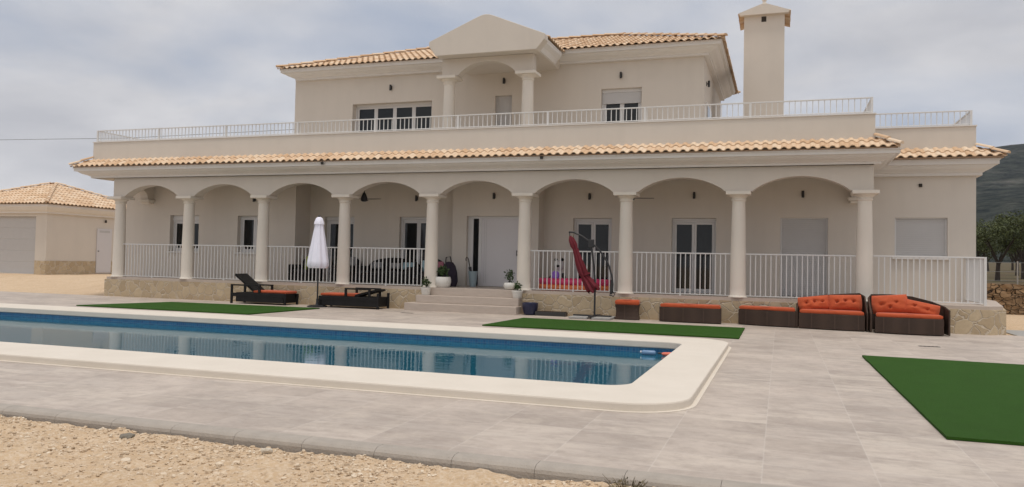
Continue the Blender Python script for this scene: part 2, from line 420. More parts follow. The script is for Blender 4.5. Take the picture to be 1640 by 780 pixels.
def copy_under(o, parent, loc=None):
    c = o.copy(); COL.objects.link(c); c.parent = parent
    if loc is not None: c.location = loc
    return c

# ------------------------------------------------------------------ ground, deck, pool
def smooth(a, b, x):
    t = min(1, max(0, (x-a)/(b-a))); return t*t*(3-2*t)
def ground_h(x, y):
    if -14.25 < y < -1 and -10.5 < x < 43: return -2.5
    if y < -.3:
        z = -.10 if y > -14.5 else -.14
        if y < -14.6: z = -.068-.02*noise.noise(Vector((x*.9, y*.9, 0)))+.03*noise.noise(Vector((x*3.1, y*3.1, 2)))+.020*noise.noise(Vector((x*8, y*8, 5)))+.014*noise.noise(Vector((x*19, y*19, 8)))
        return z
    zl = -.06+.41*smooth(-.3, 5.5, y)+.04*noise.noise(Vector((x*.8, y*.8, 1)))*smooth(-.3, 1, y)
    zr = -.03
    if y > 9.9: zr = .82+(y-9.9)*.012
    k = smooth(-2, 20, x)
    z = zl*(1-k)+zr*k
    if y > 12: z = (1-k)*(.35+(y-12)*.002)+k*zr
    return z
def grid_ground():
    xs = []; x = -1500
    def axis(segs):
        r = []
        for a, b, st in segs:
            n = max(1, int(round((b-a)/st))); r += [a+(b-a)*i/n for i in range(n)]
        r.append(segs[-1][1]); return r
    xs = axis([(-2500, -200, 200), (-200, -40, 20), (-40, 12.5, 1.05), (12.5, 20.5, .03), (20.5, 40, 1), (40, 200, 10), (200, 2500, 200)])
    ys = axis([(-400, -40, 40), (-40, -16.6, 2), (-16.6, -14.3, .03), (-14.3, -14.1, .2), (-14.1, -1.1, 2.6), (-1.1, -.9, .1), (-.9, -.3, .3), (-.3, -.28, .02), (-.28, 9.8, .4), (9.8, 9.95, .15), (9.95, 60, 3), (60, 300, 20), (300, 2800, 250)])
    vs = [(x, y, ground_h(x, y)) for y in ys for x in xs]; n = len(xs)
    fs = [(j*n+i, j*n+i+1, (j+1)*n+i+1, (j+1)*n+i) for j in range(len(ys)-1) for i in range(n-1)]
    b = MB(); b.add(vs, fs); return b.build('ground', 'ground', smooth=True)
struct(grid_ground(), 'pale sandy ground around the paved pool terrace')

PX0, PX1, PY0, PY1 = 1.2, 18.33, -11.5, -6.55        # water basin
OX0, OX1, OY0, OY1 = .3, 19.02, -12.46, -5.6         # coping outer
def rrect(x0, x1, y0, y1, r, n=8):
    p = []
    for (cx, cy, a0) in ((x1-r, y1-r, 0), (x0+r, y1-r, 90), (x0+r, y0+r, 180), (x1-r, y0+r, 270)):
        for i in range(n+1):
            a = R(a0+90*i/n); p.append((cx+r*math.cos(a), cy+r*math.sin(a)))
    return p
# deck as a sheet with a hole under the coping
def ring_sheet(outer, inner, z0, z1):
    b = MB(); n = len(outer)
    vs = [(x, y, z1) for x, y in outer]+[(x, y, z1) for x, y in inner]+[(x, y, z0) for x, y in outer]+[(x, y, z0) for x, y in inner]
    fs = []
    for i in range(n):
        j = (i+1) % n
        fs += [(i, j, n+j, n+i), (2*n+i, 3*n+i, 3*n+j, 2*n+j), (i, 2*n+i, 2*n+j, j), (n+i, n+j, 3*n+j, 3*n+i)]
    b.add(vs, fs); return b
DX0, DX1, DY0, DY1 = -12, 45, -14.45, -.32
b = MB(); hx0, hx1, hy0, hy1 = OX0+.3, OX1-.3, OY0+.3, OY1-.3
for (x0, x1, y0, y1) in ((DX0, hx0, DY0, DY1), (hx1, DX1, DY0, DY1), (hx0, hx1, DY0, hy0), (hx0, hx1, hy1, DY1)):
    b.add([(x0, y0, 0), (x1, y0, 0), (x1, y1, 0), (x0, y1, 0)], [(0, 1, 2, 3)])
b.add([(DX0, DY1, 0), (DX1, DY1, 0), (DX1, DY1, -.12), (DX0, DY1, -.12)], [(0, 1, 2, 3)])
struct(b.build('pool_deck', 'deck'), 'beige streaked stone tile deck around the pool')

pool = thing('swimming_pool', 'long rectangular swimming pool with broad cream coping and blue water', 'swimming pool', (10, -9, 0))
inner = rrect(PX0, PX1, PY0, PY1, .28); outer = rrect(OX0, OX1, OY0, OY1, .62)
ring_sheet(outer, inner, -.03, .085).build('coping', 'coping', pool, bevel=.018)
lip = rrect(OX0-.045, OX1+.045, OY0-.045, OY1+.045, .665)
ring_sheet(lip, rrect(OX0+.1, OX1-.1, OY0+.1, OY1-.1, .52), -.02, .007).build('joint', 'coping', pool)
b = MB(); inn2 = rrect(PX0-.03, PX1+.03, PY0-.03, PY1+.03, .3); n = len(inn2)
b.add([(x, y, -.032) for x, y in inn2]+[(x, y, -1.5) for x, y in inn2], [(i, n+i, n+(i+1) % n, (i+1) % n) for i in range(n)]+[tuple(range(n, 2*n))])
b.build('basin', 'pooltile', pool)
w = MB(); w.add([(x, y, -.12) for x, y in inn2], [tuple(range(n))])
wo_ = w.build('water', 'water')
if wo_.data.polygons[0].normal.z < 0: wo_.data.flip_normals()
struct(wo_, 'blue pool water reflecting the porch')

# kerb of concrete blocks along the deck's front edge
b = MB()
for k in range(-50, 60):
    x0 = 16.52+.592*k; x1 = x0+.589
    prof = [(-14.60, -.4), (-14.60, -.045), (-14.592, -.022), (-14.57, -.006), (-14.54, .003), (-14.452, .004), (-14.452, -.4)]
    b.prism_x(prof, x0, x1)
struct(b.build('kerb', 'concrete'), 'low concrete edging between deck and gravel')
# loose stones
def rockmesh(mb, c, s, seed, sub=1):
    bm = bmesh.new(); bmesh.ops.create_icosphere(bm, subdivisions=sub, radius=1)
    rr = random.Random(seed); sx, sy, sz = s*rr.uniform(.7, 1.4), s*rr.uniform(.6, 1.2), s*rr.uniform(.35, .8)
    rot = Matrix.Rotation(rr.uniform(0, 6.3), 3, 'Z') @ Matrix.Rotation(rr.uniform(-.5, .5), 3, 'X')
    vs = []
    for v in bm.verts:
        q = v.co.copy(); q *= 1+.35*noise.noise(q*1.3+Vector((seed*1.7, 0, 0)))
        q = rot @ Vector((q.x*sx, q.y*sy, q.z*sz)); vs.append(q+Vector(c))
    fs = [tuple(v.index for v in f.verts) for f in bm.faces]; bm.free(); mb.add(vs, fs)
RND = []; b = MB(); rv = random.Random(3)
for i in range(24000):
    x = rv.uniform(12.2, 20.2); y = -14.63-abs(rv.gauss(0, .9))
    if noise.noise(Vector((x*1.6, y*1.6, 9)))+rv.uniform(-.45, .45) < -.05: continue
    s = .004+.015*rv.random()**4
    if y < -17: continue
    if rv.random() < .02: s *= 1.9
    n0 = len(b.f); rockmesh(b, (x, y, ground_h(x, y)+s*.15), s, i, 0 if s < .012 else 1); RND.extend([rv.random()]*(len(b.f)-n0))
b.r = RND
g = b.build('gravel', 'gravel'); tag(g, 'loose pale gravel strewn over the sandy ground', 'gravel', kind='stuff')
for (x, y, s, mt, lb) in ((15.06, -14.75, .05, 'rock', 'dark grey angular stone lying beside the kerb on the sand'), (16.38, -14.82, .045, 'pale_rock', 'flat whitish stone chip on the gravel near the kerb')):
    b = MB(); rockmesh(b, (x, y, ground_h(x, y)+.012), s, int(x*10), 2); tag(b.build('stone', mt), lb, 'stone')

# artificial grass mats
def mat_(poly, label):
    b = MB(); n = len(poly); pts = []
    for i in range(n):
        a, c = poly[i], poly[(i+1) % n]
        for k in range(12):
            t = k/12; pts.append((a[0]+(c[0]-a[0])*t+.012*noise.noise(Vector((i*3+t*9, 1, 1))), a[1]+(c[1]-a[1])*t+.012*noise.noise(Vector((i*3+t*9, 7, 1)))))
    b.prism(pts, .004, .028)
    tag(b.build('grass_mat', 'turf'), label, 'artificial grass', 'green artificial grass mats on the deck')
mat_([(3.17, -4.42), (8.36, -4.49), (8.46, -1.72), (3.85, -1.92)], 'green artificial grass mat in front of the two black loungers')
mat_([(14.0, -4.36), (19.1, -4.5), (19.1, -1.93), (14.1, -1.9)], 'green artificial grass mat between pool and red parasol')
mat_([(21.07, -12.52), (26.3, -12.56), (26.3, -6.75), (21.0, -6.45)], 'large green artificial grass mat at the right edge of the deck')
# drains
for (x, y, lb) in ((22.3, -4.05, 'small dark slotted drain cover in deck before the wicker sofas'), (11.0, -1.75, 'small dark slotted drain cover in deck before the porch steps')):
    b = MB(); b.box(x-.17, x+.17, y-.05, y+.05, .001, .004)
    t = thing('drain_cover', lb, 'drain', (x, y, 0)); b.build('frame', 'dark', t)
    for k in range(5): box('slot', 'brown', t, x-.15+k*.062, x-.11+k*.062, y-.04, y+.04, .0045, .006)

# ------------------------------------------------------------------ roof tiles
PITCH_T = .205
def tile_slope(mb, o, u, v, L, D, tanp, hipL=True, hipR=True, row=.36, amp=.038, half=None):
    """barrel tiles: eave starts at o, runs along u for L, climbs along v (horizontal) for D"""
    o, u, v = Vector(o), Vector(u), Vector(v); nw = max(1, round(L/PITCH_T)); p = L/nw
    k = 8; nrow = max(1, math.ceil(D/row)); rnd = random.Random(int(L*97+D*13))
    bm = bmesh.new(); lay = bm.faces.layers.float.new('rnd')
    prof = []
    for i in range(k+1):
        t = i/k
        h = amp*(math.sin(math.pi*min(1, t/.62))**.7 if t < .62 else -.32*math.sin(math.pi*(t-.62)/.38))
        prof.append((t, h))
    for r in range(nrow):
        t0 = r*row; t1 = min(D, (r+1)*row)+.02
        for wv in range(nw):
            rr = rnd.random(); jit = rnd.uniform(-.006, .006)
            lo = []; hi = []; fr = []
            for (t, h) in prof:
                a = o+u*((wv+t)*p)+v*(t0+jit); c = o+u*((wv+t)*p)+v*t1
                a.z += (t0)*tanp+h+.030; c.z += t1*tanp+h*.85+.004
                d = a.copy(); d.z -= .020; 
                lo.append(bm.verts.new(a)); hi.append(bm.verts.new(c)); fr.append(bm.verts.new(d+v*.002))
            for i in range(k):
                f = bm.faces.new((lo[i], lo[i+1], hi[i+1], hi[i])); f[lay] = rr; f.smooth = True
                f = bm.faces.new((fr[i], fr[i+1], lo[i+1], lo[i])); f[lay] = rr*.5
    geom = lambda: bm.verts[:]+bm.edges[:]+bm.faces[:]
    if hipL: bmesh.ops.bisect_plane(bm, geom=geom(), plane_co=o, plane_no=(v-u).normalized(), clear_outer=True)
    if hipR: bmesh.ops.bisect_plane(bm, geom=geom(), plane_co=o+u*L, plane_no=(v+u).normalized(), clear_outer=True)
    bm.verts.index_update(); off = len(mb.v)
    if mb.r is None: mb.r = []
    mb.v += [tuple(x.co) for x in bm.verts]
    for f in bm.faces: mb.f.append(tuple(x.index+off for x in f.verts)); mb.r.append(f[lay])
    bm.free()
def hip_caps(mb, a, c, r=.075, seg=.4):
    a, c = Vector(a), Vector(c); L = (c-a).length; n = max(1, round(L/seg)); d = (c-a)/n
    side = d.cross(Vector((0, 0, 1))).normalized(); up = side.cross(d).normalized(); rnd = random.Random(int(L*31))
    if mb.r is None: mb.r = []
    for i in range(n):
        rr = rnd.random(); s0 = a+d*i-d*.06; s1 = a+d*(i+1); K = 8
        vs = []
        for (p, rad, lift) in ((s0, r, .02), (s1, r*.86, 0)):
            for k in range(K+1):
                t = math.pi*k/K; vs.append(p+side*math.cos(t)*rad+up*(math.sin(t)*rad*.85+lift))
        fs = [(k, k+1, K+2+k, K+1+k) for k in range(K)]+[tuple(range(K+1))]
        mb.add(vs, fs); mb.r += [rr]*len(fs)
def moulding(mb, path, prof):
    """sweep (out, z) profile along an open XY path, outward = right of travel"""
    n = len(path); P = [Vector((x, y)) for x, y in path]; offs = []
    for i in range(n):
        ns = []
        for a, c in ((i-1, i), (i, i+1)):
            if a < 0 or c >= n: continue
            d = (P[c]-P[a]).normalized(); ns.append(Vector((d.y, -d.x)))
        if len(ns) == 2:
            q = (ns[0]+ns[1]); offs.append(q/(1+ns[0].dot(ns[1])))
        else: offs.append(ns[0])
    m_ = len(prof); vs = []
    for i in range(n):
        for (o, z) in prof: q = P[i]+offs[i]*o; vs.append((q.x, q.y, z))
    fs = [(i*m_+k, (i+1)*m_+k, (i+1)*m_+k+1, i*m_+k+1) for i in range(n-1) for k in range(m_-1)]
    fs += [tuple(range(m_)), tuple(reversed(range((n-1)*m_, n*m_)))]
    mb.add(vs, fs)

# ------------------------------------------------------------------ villa
FZ = .60                       # porch floor
CX = [0, 2.67, 5.37, 8.10, 10.82, 13.47, 16.14, 18.85, 21.62]
villa = thing('villa', 'cream two storey villa with arcaded porch, roof terrace and orange tiled eaves', 'house', (10, 4, 0))

def wall_y(mb, X0, X1, Z0, Z1, y0, y1, holes=()):
    """wall in the XZ plane between y0 (front) and y1 with rectangular openings (x0,x1,z0,z1)"""
    xs = sorted({X0, X1, *[h[0] for h in holes], *[h[1] for h in holes]}); zs = sorted({Z0, Z1, *[h[2] for h in holes], *[h[3] for h in holes]})
    def solid(i, j):
        if i < 0 or j < 0 or i >= len(xs)-1 or j >= len(zs)-1: return False
        cx, cz = (xs[i]+xs[i+1])/2, (zs[j]+zs[j+1])/2
        return not any(h[0] < cx < h[1] and h[2] < cz < h[3] for h in holes)
    for i in range(len(xs)-1):
        for j in range(len(zs)-1):
            if not solid(i, j): continue
            a, c, e, g = xs[i], xs[i+1], zs[j], zs[j+1]
            mb.add([(a, y0, e), (c, y0, e), (c, y0, g), (a, y0, g)], [(0, 1, 2, 3)])
            mb.add([(a, y1, e), (a, y1, g), (c, y1, g), (c, y1, e)], [(0, 1, 2, 3)])
            if not solid(i-1, j): mb.add([(a, y0, e), (a, y0, g), (a, y1, g), (a, y1, e)], [(0, 1, 2, 3)])
            if not solid(i+1, j): mb.add([(c, y0, e), (c, y1, e), (c, y1, g), (c, y0, g)], [(0, 1, 2, 3)])
            if not solid(i, j-1): mb.add([(a, y0, e), (a, y1, e), (c, y1, e), (c, y0, e)], [(0, 1, 2, 3)])
            if not solid(i, j+1): mb.add([(a, y0, g), (c, y0, g), (c, y1, g), (a, y1, g)], [(0, 1, 2, 3)])
    
H_left = [(.87, 2.02, 1.45, 2.62), (3.52, 4.6, 1.45, 2.61)]
H_rec = [(6.20, 7.25, FZ, 2.63), (8.81, 9.98, FZ, 2.63)]
H_door = [(11.22, 13.12, FZ, 2.63)]
H_right = [(14.26, 15.36, FZ, 2.60), (17.01, 18.18, FZ, 2.61), (19.80, 20.95, FZ, 2.62), (22.49, 23.66, 1.66, 2.63)]
T = .26
b = MB(); wall_y(b, -.97, 5.65, -.1, 3.7, 1.2, 1.2+T, H_left); b.build('wall', 'stucco', villa)
box('wall', 'stucco', villa, 5.39, 5.65, 1.2+T, 2.0, FZ, 3.7)
b = MB(); wall_y(b, 5.39, 10.78+.26, FZ, 3.7, 2.0, 2.0+T, H_rec); b.build('wall', 'stucco', villa)
b = MB(); wall_y(b, 10.78, 13.39, FZ, 3.7, 1.5, 1.5+T, H_door); b.build('wall', 'stucco', villa)
box('wall', 'stucco', villa, 10.78, 11.04, 1.5+T, 2.0, FZ, 3.7); box('wall', 'stucco', villa, 13.13, 13.39, 1.5+T, 2.0, FZ, 3.7)
b = MB(); wall_y(b, 13.13, 24.27, -.1, 4.02, 2.0, 2.0+T, H_right); b.build('wall', 'stucco', villa)
box('wall', 'stucco', villa, 24.01, 24.27, 2.0+T, 10, -.1, 4.02)
box('wall', 'stucco', villa, -.97, -.71, 1.2+T, 10, -.1, 3.7)
box('wall', 'stucco', villa, -.89, 24.27, 10, 10.25, -.1, 4.8)
# dim rooms behind the glass
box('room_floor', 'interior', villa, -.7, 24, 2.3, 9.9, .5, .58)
# porch ceiling / terrace slab
b = MB(); b.prism([(21.78, -.28), (21.78, 1.98), (21.78, 9.98), (-.86, 9.98), (-.86, -.28)], 3.705, 4.15)
b.build('terrace_slab', 'ceiling', villa)
# porch floor and plinth
b = MB(); b.prism([(-.30, -.16), (10.55, -.16), (13.6, -.16), (22.4, -.16), (22.6, -.5), (24.0, -.5), (24.33, -.2), (25.0, 3.4), (24.9, 9.9), (-.90, 9.9), (-.90, 1.28), (-.3, 1.28)], .50, FZ)
b.build('porch_floor', 'step', villa)
b = MB(); b.prism([(-.34, -.2), (22.38, -.2), (22.6, -.56), (24.02, -.56), (24.38, -.23), (25.05, 3.4), (24.95, 9.95), (24.27, 9.95), (24.27, 2.3), (-.34, 1.25)], -.3, .525)
b.build('plinth', 'plinth', villa)

# arcade wall with segmental arches
def arch_profile(spans, rise, zs, X0, X1, step=14):
    pts = [(X0, zs)]
    for (a, c) in spans:
        pts.append((a, zs)); h = (c-a)/2; rad = (h*h+rise*rise)/(2*rise); zc_ = zs+rise-rad
        for i in range(1, step):
            x = a+(c-a)*i/step; 
            ex = .85*(zc_+math.sqrt(max(0, rad*rad-(x-a-h)**2))) + .15*(zs+rise*math.sqrt(max(0, 1-((x-a-h)/h)**2)))
            pts.append((x, ex))
        pts.append((c, zs))
    pts.append((X1, zs)); return pts
def arch_wall_y(mb, pts, ztop, y0, y1):
    n = len(pts); vs = []
    for (x, z) in pts: vs += [(x, y0, z), (x, y0, ztop), (x, y1, ztop), (x, y1, z)]
    fs = []
    for i in range(n-1):
        a, c = 4*i, 4*i+4; fs += [(a, c, c+1, a+1), (a+2, c+2, c+3, a+3), (a+1, c+1, c+2, a+2), (a+3, c+3, c, a)]
    fs += [(0, 1, 2, 3), (4*n-4, 4*n-1, 4*n-2, 4*n-3)]; mb.add(vs, fs)
spans = [(CX[i]+.31, CX[i+1]-.31) for i in range(8)]
b = MB(); arch_wall_y(b, arch_profile(spans, .345, 3.125, -.14, 21.79, 24), 3.703, -.165, .165); b.build('arcade', 'stucco', villa)
def arch_wall_x(mb, y0, y1, s0, s1, rise, zs, ztop, x0, x1):
    pts = arch_profile([(s0, s1)], rise, zs, y0, y1, 16); n = len(pts); vs = []
    for (y, z) in pts: vs += [(x0, y, z), (x0, y, ztop), (x1, y, ztop), (x1, y, z)]
    fs = []
    for i in range(n-1):
        a, c = 4*i, 4*i+4; fs += [(a, c, c+1, a+1), (a+2, c+2, c+3, a+3), (a+1, c+1, c+2, a+2), (a+3, c+3, c, a)]
    fs += [(0, 1, 2, 3), (4*n-4, 4*n-1, 4*n-2, 4*n-3)]; mb.add(vs, fs)
b = MB(); arch_wall_x(b, .168, 1.198, .30, .95, .30, 3.125, 3.703, -.13, .17); b.build('side_arch', 'stucco', villa)
b = MB(); arch_wall_x(b, .168, 1.998, .30, 1.72, .33, 3.125, 3.703, 21.47, 21.77); b.build('side_arch', 'stucco', villa)
for (x, y0, y1) in ((.02, .9, 1.2), (21.62, 1.7, 2.0)):
    b = MB(); b.box(x-.22, x+.22, y0, y1-.001, 3.045, 3.122); b.box(x-.17, x+.17, y0+.06, y1-.001, 2.985, 3.044); b.build('impost', 'stone_paint', villa, bevel=.01)

def make_column(x, y, z0, z1, r0=.185, r1=.152):
    H = z1-z0
    b = MB(); prof = [(r0+.035, 0), (r0+.035, .02), (r0+.012, .035), (r0, .06)]
    for i in range(1, 13):
        t = i/12; prof.append((r0-(r0-r1)*t**1.6, .06+(H-.29)*t))
    prof += [(r1+.022, H-.215), (r1+.022, H-.185), (r1+.006, H-.175), (r1+.02, H-.14)]
    b.lathe(prof, (x, y, z0), 28); c = b.build('column', 'stone_paint', villa, smooth=True)
    k = MB(); k.lathe([(r1+.02, H-.14), (.215, H-.11), (.235, H-.085)], (x, y, z0), 28); k.box(x-.285, x+.285, y-.285, y+.285, z0+H-.085, z0+H-.002)
    k.build('capital', 'stone_paint', c, bevel=.012)
    return c
for x in CX: make_column(x, 0, FZ, 3.125)

# cornice, parapet and eave tiles of the ground floor
PR = [(0, 3.705), (.13, 3.705), (.13, 3.76), (.16, 3.765), (.20, 3.79), (.30, 3.82), (.37, 3.86), (.39, 3.895), (.47, 3.895), (.47, 3.975), (.50, 3.975), (.50, 4.0), (0, 4.0)]
b = MB(); moulding(b, [(-.82, 9.9), (-.82, -.17), (21.8, -.17), (21.8, 1.995)], PR); b.build('cornice', 'mould', villa)
b = MB(); moulding(b, [(21.82, 2.0), (24.27, 2.0), (24.27, 9.9)], [(o*.86, 4.02+(z-4.0)*1.25) for o, z in PR]); b.build('cornice', 'mould', villa)
b = MB()
E0, E1, EY = -1.34, 22.26, -.74
tile_slope(b, (E0, EY, 4.02), (1, 0, 0), (0, 1, 0), E1-E0, .44, .58, row=.25)
tile_slope(b, (E0, 10, 4.02), (0, -1, 0), (1, 0, 0), 10-EY, .44, .58, False, True, row=.25)
tile_slope(b, (E1, EY, 4.02), (0, 1, 0), (-1, 0, 0), 2.2, .44, .58, True, False, row=.25)
hip_caps(b, (E0+.0, EY, 4.07), (E0+.46, EY+.46, 4.36), .07, .33); hip_caps(b, (E1, EY, 4.07), (E1-.46, EY+.46, 4.36), .07, .33)
b.build('eave_tiles', 'tile', villa)
b = MB()
tile_slope(b, (22.27, 1.45, 4.05), (1, 0, 0), (0, 1, 0), 24.80-22.27, .53, .52, False, True, row=.27)
tile_slope(b, (24.80, 1.45, 4.05), (0, 1, 0), (-1, 0, 0), 8.5, .53, .52, True, False, row=.27)
hip_caps(b, (24.80, 1.45, 4.10), (24.27, 1.98, 4.40), .07, .33)
b.build('eave_tiles', 'tile', villa)
b = MB()      # mortar bed closing the tile ends
b.prism([(E0+.06, EY+.05), (E1-.06, EY+.05), (E1-.06, 1.9), (E1-.4, 1.9), (E1-.4, EY+.4), (E0+.4, EY+.4), (E0+.4, 9.9), (E0+.06, 9.9)], 4.002, 4.03)
b.prism([(22.3, 1.5), (24.75, 1.5), (24.75, 9.9), (24.4, 9.9), (24.4, 1.99), (22.3, 1.99)], 4.024, 4.06)
b.build('eave_board', 'mortar', villa)
b = MB()
for (x0, x1, y0, y1) in ((-.89, 21.8, -.30, -.10), (-.89, -.69, -.10, 10), (21.6, 21.8, -.10, 1.99)): b.box(x0, x1, y0, y1, 4.0, 4.83)
b.build('parapet', 'stucco', villa)
b = MB()
for (x0, x1, y0, y1) in ((21.6, 24.27, 2.0, 2.2), (24.07, 24.27, 2.2, 10)): b.box(x0, x1, y0, y1, 4.03, 4.86)
b.build('parapet', 'stucco', villa)
b = MB()
for (x0, x1, y0, y1) in ((-.91, 21.82, -.32, -.08), (-.91, -.67, -.08, 10), (21.58, 21.82, -.08, 1.97)): b.box(x0, x1, y0, y1, 4.832, 4.858)
b.box(21.58, 24.29, 1.975, 2.22, 4.862, 4.888); b.box(24.05, 24.29, 2.22, 10, 4.862, 4.888)
b.build('parapet_cap', 'mould', villa)
box('terrace_floor', 'step', villa, -.69, 24.07, 2.0, 10, 4.152, 4.17)
box('wing_roof', 'stucco', villa, 21.8, 24.05, 2.24, 9.98, 3.6, 4.15)

# porch steps
b = MB(); b.box(10.42, 13.54, -.78, -.2-.001, -.05, .20); b.build('step', 'step', villa, bevel=.012)
b = MB(); b.box(10.62, 13.50, -.49, -.2-.001, .2005, .40); b.build('step', 'step', villa, bevel=.012)
b = MB(); b.box(10.74, 13.50, -.225, -.162, .4005, .598); b.build('step', 'step', villa, bevel=.008)

# ------------------------------------------------------------------ windows and doors
def window(x0, x1, z0, z1, y, label=None, sashes=2, shutter=0., boxh=.13, depth=.14, sill=False, handle=False):
    """frame, sashes, panes and roller shutter set back in an opening of the wall whose front is y"""
    yf = y+depth; fr = .055
    w_ = MB()
    w_.box(x0, x0+fr, yf, yf+.07, z0, z1-boxh); w_.box(x1-fr, x1, yf, yf+.07, z0, z1-boxh)
    w_.box(x0+fr, x1-fr, yf, yf+.07, z1-boxh-.04, z1-boxh); w_.box(x0+fr, x1-fr, yf, yf+.07, z0, z0+.045)
    o = w_.build('window', 'pvc', villa)
    if label: o['label'] = label
    if boxh: box('shutter_box', 'pvc', o, x0, x1, yf-.03, yf+.09, z1-boxh+.001, z1, bevel=.01)
    a, c = x0+fr, x1-fr; sw = (c-a)/sashes
    for i in range(sashes):
        s = MB(); q0, q1 = a+i*sw+.002, a+(i+1)*sw-.002; st = .06; e0, e1 = z0+.047, z1-boxh-.042
        s.box(q0, q0+st, yf+.015, yf+.06, e0, e1); s.box(q1-st, q1, yf+.015, yf+.06, e0, e1)
        s.box(q0+st, q1-st, yf+.015, yf+.06, e1-st, e1); s.box(q0+st, q1-st, yf+.015, yf+.06, e0, e0+st)
        s.build('sash', 'pvc', o, bevel=.004)
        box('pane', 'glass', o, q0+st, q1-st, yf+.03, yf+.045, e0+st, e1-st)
    if handle:
        xm = (x0+x1)/2-.03; hb = MB(); hb.box(xm-.01, xm+.01, yf-.035, yf+.014, (z0+z1)/2, (z0+z1)/2+.02); hb.box(xm-.01, xm+.01, yf-.05, yf-.036, (z0+z1)/2-.1, (z0+z1)/2+.02); hb.build('handle', 'pvc', o)
    if shutter:
        zb = z1-boxh-(z1-boxh-z0)*shutter; shut(x0+.03, x1-.03, zb, z1-boxh-.002, yf-.028, o)
    if sill: box('sill', 'mould', o, x0-.06, x1+.06, y-.06, y+depth, z0-.055, z0-.002, bevel=.006)
    return o
def shut(x0, x1, z0, z1, y, parent):
    s = MB(); n = max(3, round((z1-z0)/.05)); h = (z1-z0)/n; pr = []
    for i in range(n):
        z = z0+i*h; pr += [(y+.001, z), (y-.001, z+h*.2), (y-.001, z+h*.8), (y+.001, z+h*.97)]
    pr += [(y+.02, z1), (y+.02, z0)]
    s.prism_x(pr, x0, x1); return s.build('shutter', 'shutter', parent)
window(*H_left[0], 1.2, sashes=2, boxh=.16, depth=.16, sill=True)
window(*H_left[1], 1.2, sashes=2, boxh=.02, depth=.16, sill=True)
window(*H_rec[0], 2.0, boxh=.12, depth=.13); window(*H_rec[1], 2.0, boxh=.08, depth=.13)
window(*H_right[0], 2.0, boxh=.065, handle=True); window(*H_right[1], 2.0, boxh=.065, handle=True)
for h, s in ((H_right[2], False), (H_right[3], True)):
    o = MB(); o.box(h[0], h[0]+.04, 2.06, 2.12, h[2], h[3]); o.box(h[1]-.04, h[1], 2.06, 2.12, h[2], h[3]); o.box(h[0]+.04, h[1]-.04, 2.06, 2.12, h[3]-.03, h[3])
    fo = o.build('window', 'pvc', villa, bevel=.003); fo['label'] = 'window with its grey roller shutter fully lowered'
    shut(h[0]+.04, h[1]-.04, h[2], h[3]-.03, 2.08, fo)
    if s: box('sill', 'mould', fo, h[0]-.06, h[1]+.06, 1.93, 2.06, h[2]-.06, h[2]-.002, bevel=.006)
# entrance
x0, x1, z0, z1 = H_door[0]; y = 1.5+.13
ed = MB(); ed.box(x0, x0+.16, y, y+.08, z0, z1-.07); ed.box(x0+.33, x0+.42, y, y+.08, z0, z1-.07); ed.box(x0, x1, y, y+.08, z1-.069, z1); ed.box(x1-.08, x1, y, y+.08, z0, z1-.07); ed.box(x1-.31, x1-.26, y, y+.08, z0, z1-.07)
ed = ed.build('entrance', 'pvc', villa, bevel=.004)
dr = MB(); dr.box(x0+.42, x1-.311, y+.01, y+.06, z0+.02, z1-.071); dr = dr.build('door', 'door', ed, bevel=.003)
for q in (x0+.50, x0+.56): box('groove', 'shutter', dr, q, q+.012, y+.007, y+.0095, z0+.1, z1-.12)
hb = MB(); hb.box(x1-.40, x1-.385, y-.05, y-.03, 1.50, 1.66); hb.box(x1-.40, x1-.385, y-.031, y+.009, 1.52, 1.54); hb.box(x1-.40, x1-.385, y-.031, y+.009, 1.62, 1.64); hb.build('handle', 'dark', dr)
box('pane', 'glass', ed, x0+.16, x0+.33, y+.03, y+.045, z0+.05, z1-.07); box('pane', 'glass', ed, x1-.26, x1-.08, y+.03, y+.045, z0+.05, z1-.07)
box('threshold', 'concrete', ed, x0, x1, y-.02, y+.08, z0-.0, z0+.018)

# ------------------------------------------------------------------ upper storey
UX0, UX1, UY, UB = 4.62, 17.77, 2.5, 8.6
HU = [(6.78, 9.56, 4.2, 6.27), (11.64, 12.18, 4.17, 6.31), (14.89, 16.05, 4.9, 6.35)]
b = MB(); wall_y(b, UX0, UX1, 4.16, 7.15, UY, UY+T, HU); b.build('upper_wall', 'stucco', villa)
b = MB(); b.box(UX0, UX0+T, UY+T, UB, 4.17, 7.15); b.build('upper_wall', 'stucco', villa)
b = MB(); b.box(UX1-T, UX1, UY+T, UB, 4.17, 7.15); b.build('upper_wall', 'stucco', villa)
b = MB(); b.box(UX0, UX1, UB, UB+.2, 4.17, 7.15); b.build('upper_wall', 'stucco', villa)
window(*HU[0], UY, sashes=4, boxh=0.03, depth=.22); window(*HU[2], UY, sashes=2, boxh=.1, depth=.13, shutter=.24)
o = MB(); o.box(HU[1][0], HU[1][1], UY+.1, UY+.15, HU[1][2], HU[1][3]); o = o.build('terrace_door', 'shutter', villa); 
box('handle', 'dark', o, HU[1][0]+.05, HU[1][0]+.07, UY+.07, UY+.099, 5.1, 5.25)
sd_ = MB(); sd_.box(UX1+.002, UX1+.05, 3.0, 4.4, 4.17, 5.95); sd_ = sd_.build('side_door', 'mould', villa); box('pane', 'glass', sd_, UX1+.052, UX1+.06, 3.08, 4.32, 4.3, 5.87)
UP = [(0, 7.10), (.10, 7.10), (.10, 7.15), (.17, 7.17), (.20, 7.22), (.33, 7.27), (.38, 7.30), (.48, 7.31), (.48, 7.39), (.52, 7.39), (.52, 7.42), (0, 7.42)]
PRU = [(o_, 7.12+(z-3.705)*1.03) for o_, z in PR]
b = MB(); moulding(b, [(UX0+.2, UB+.1), (UX0+.2, UY), (UX1, UY), (UX1, UB+.1)], PRU); b.build('cornice', 'mould', villa)
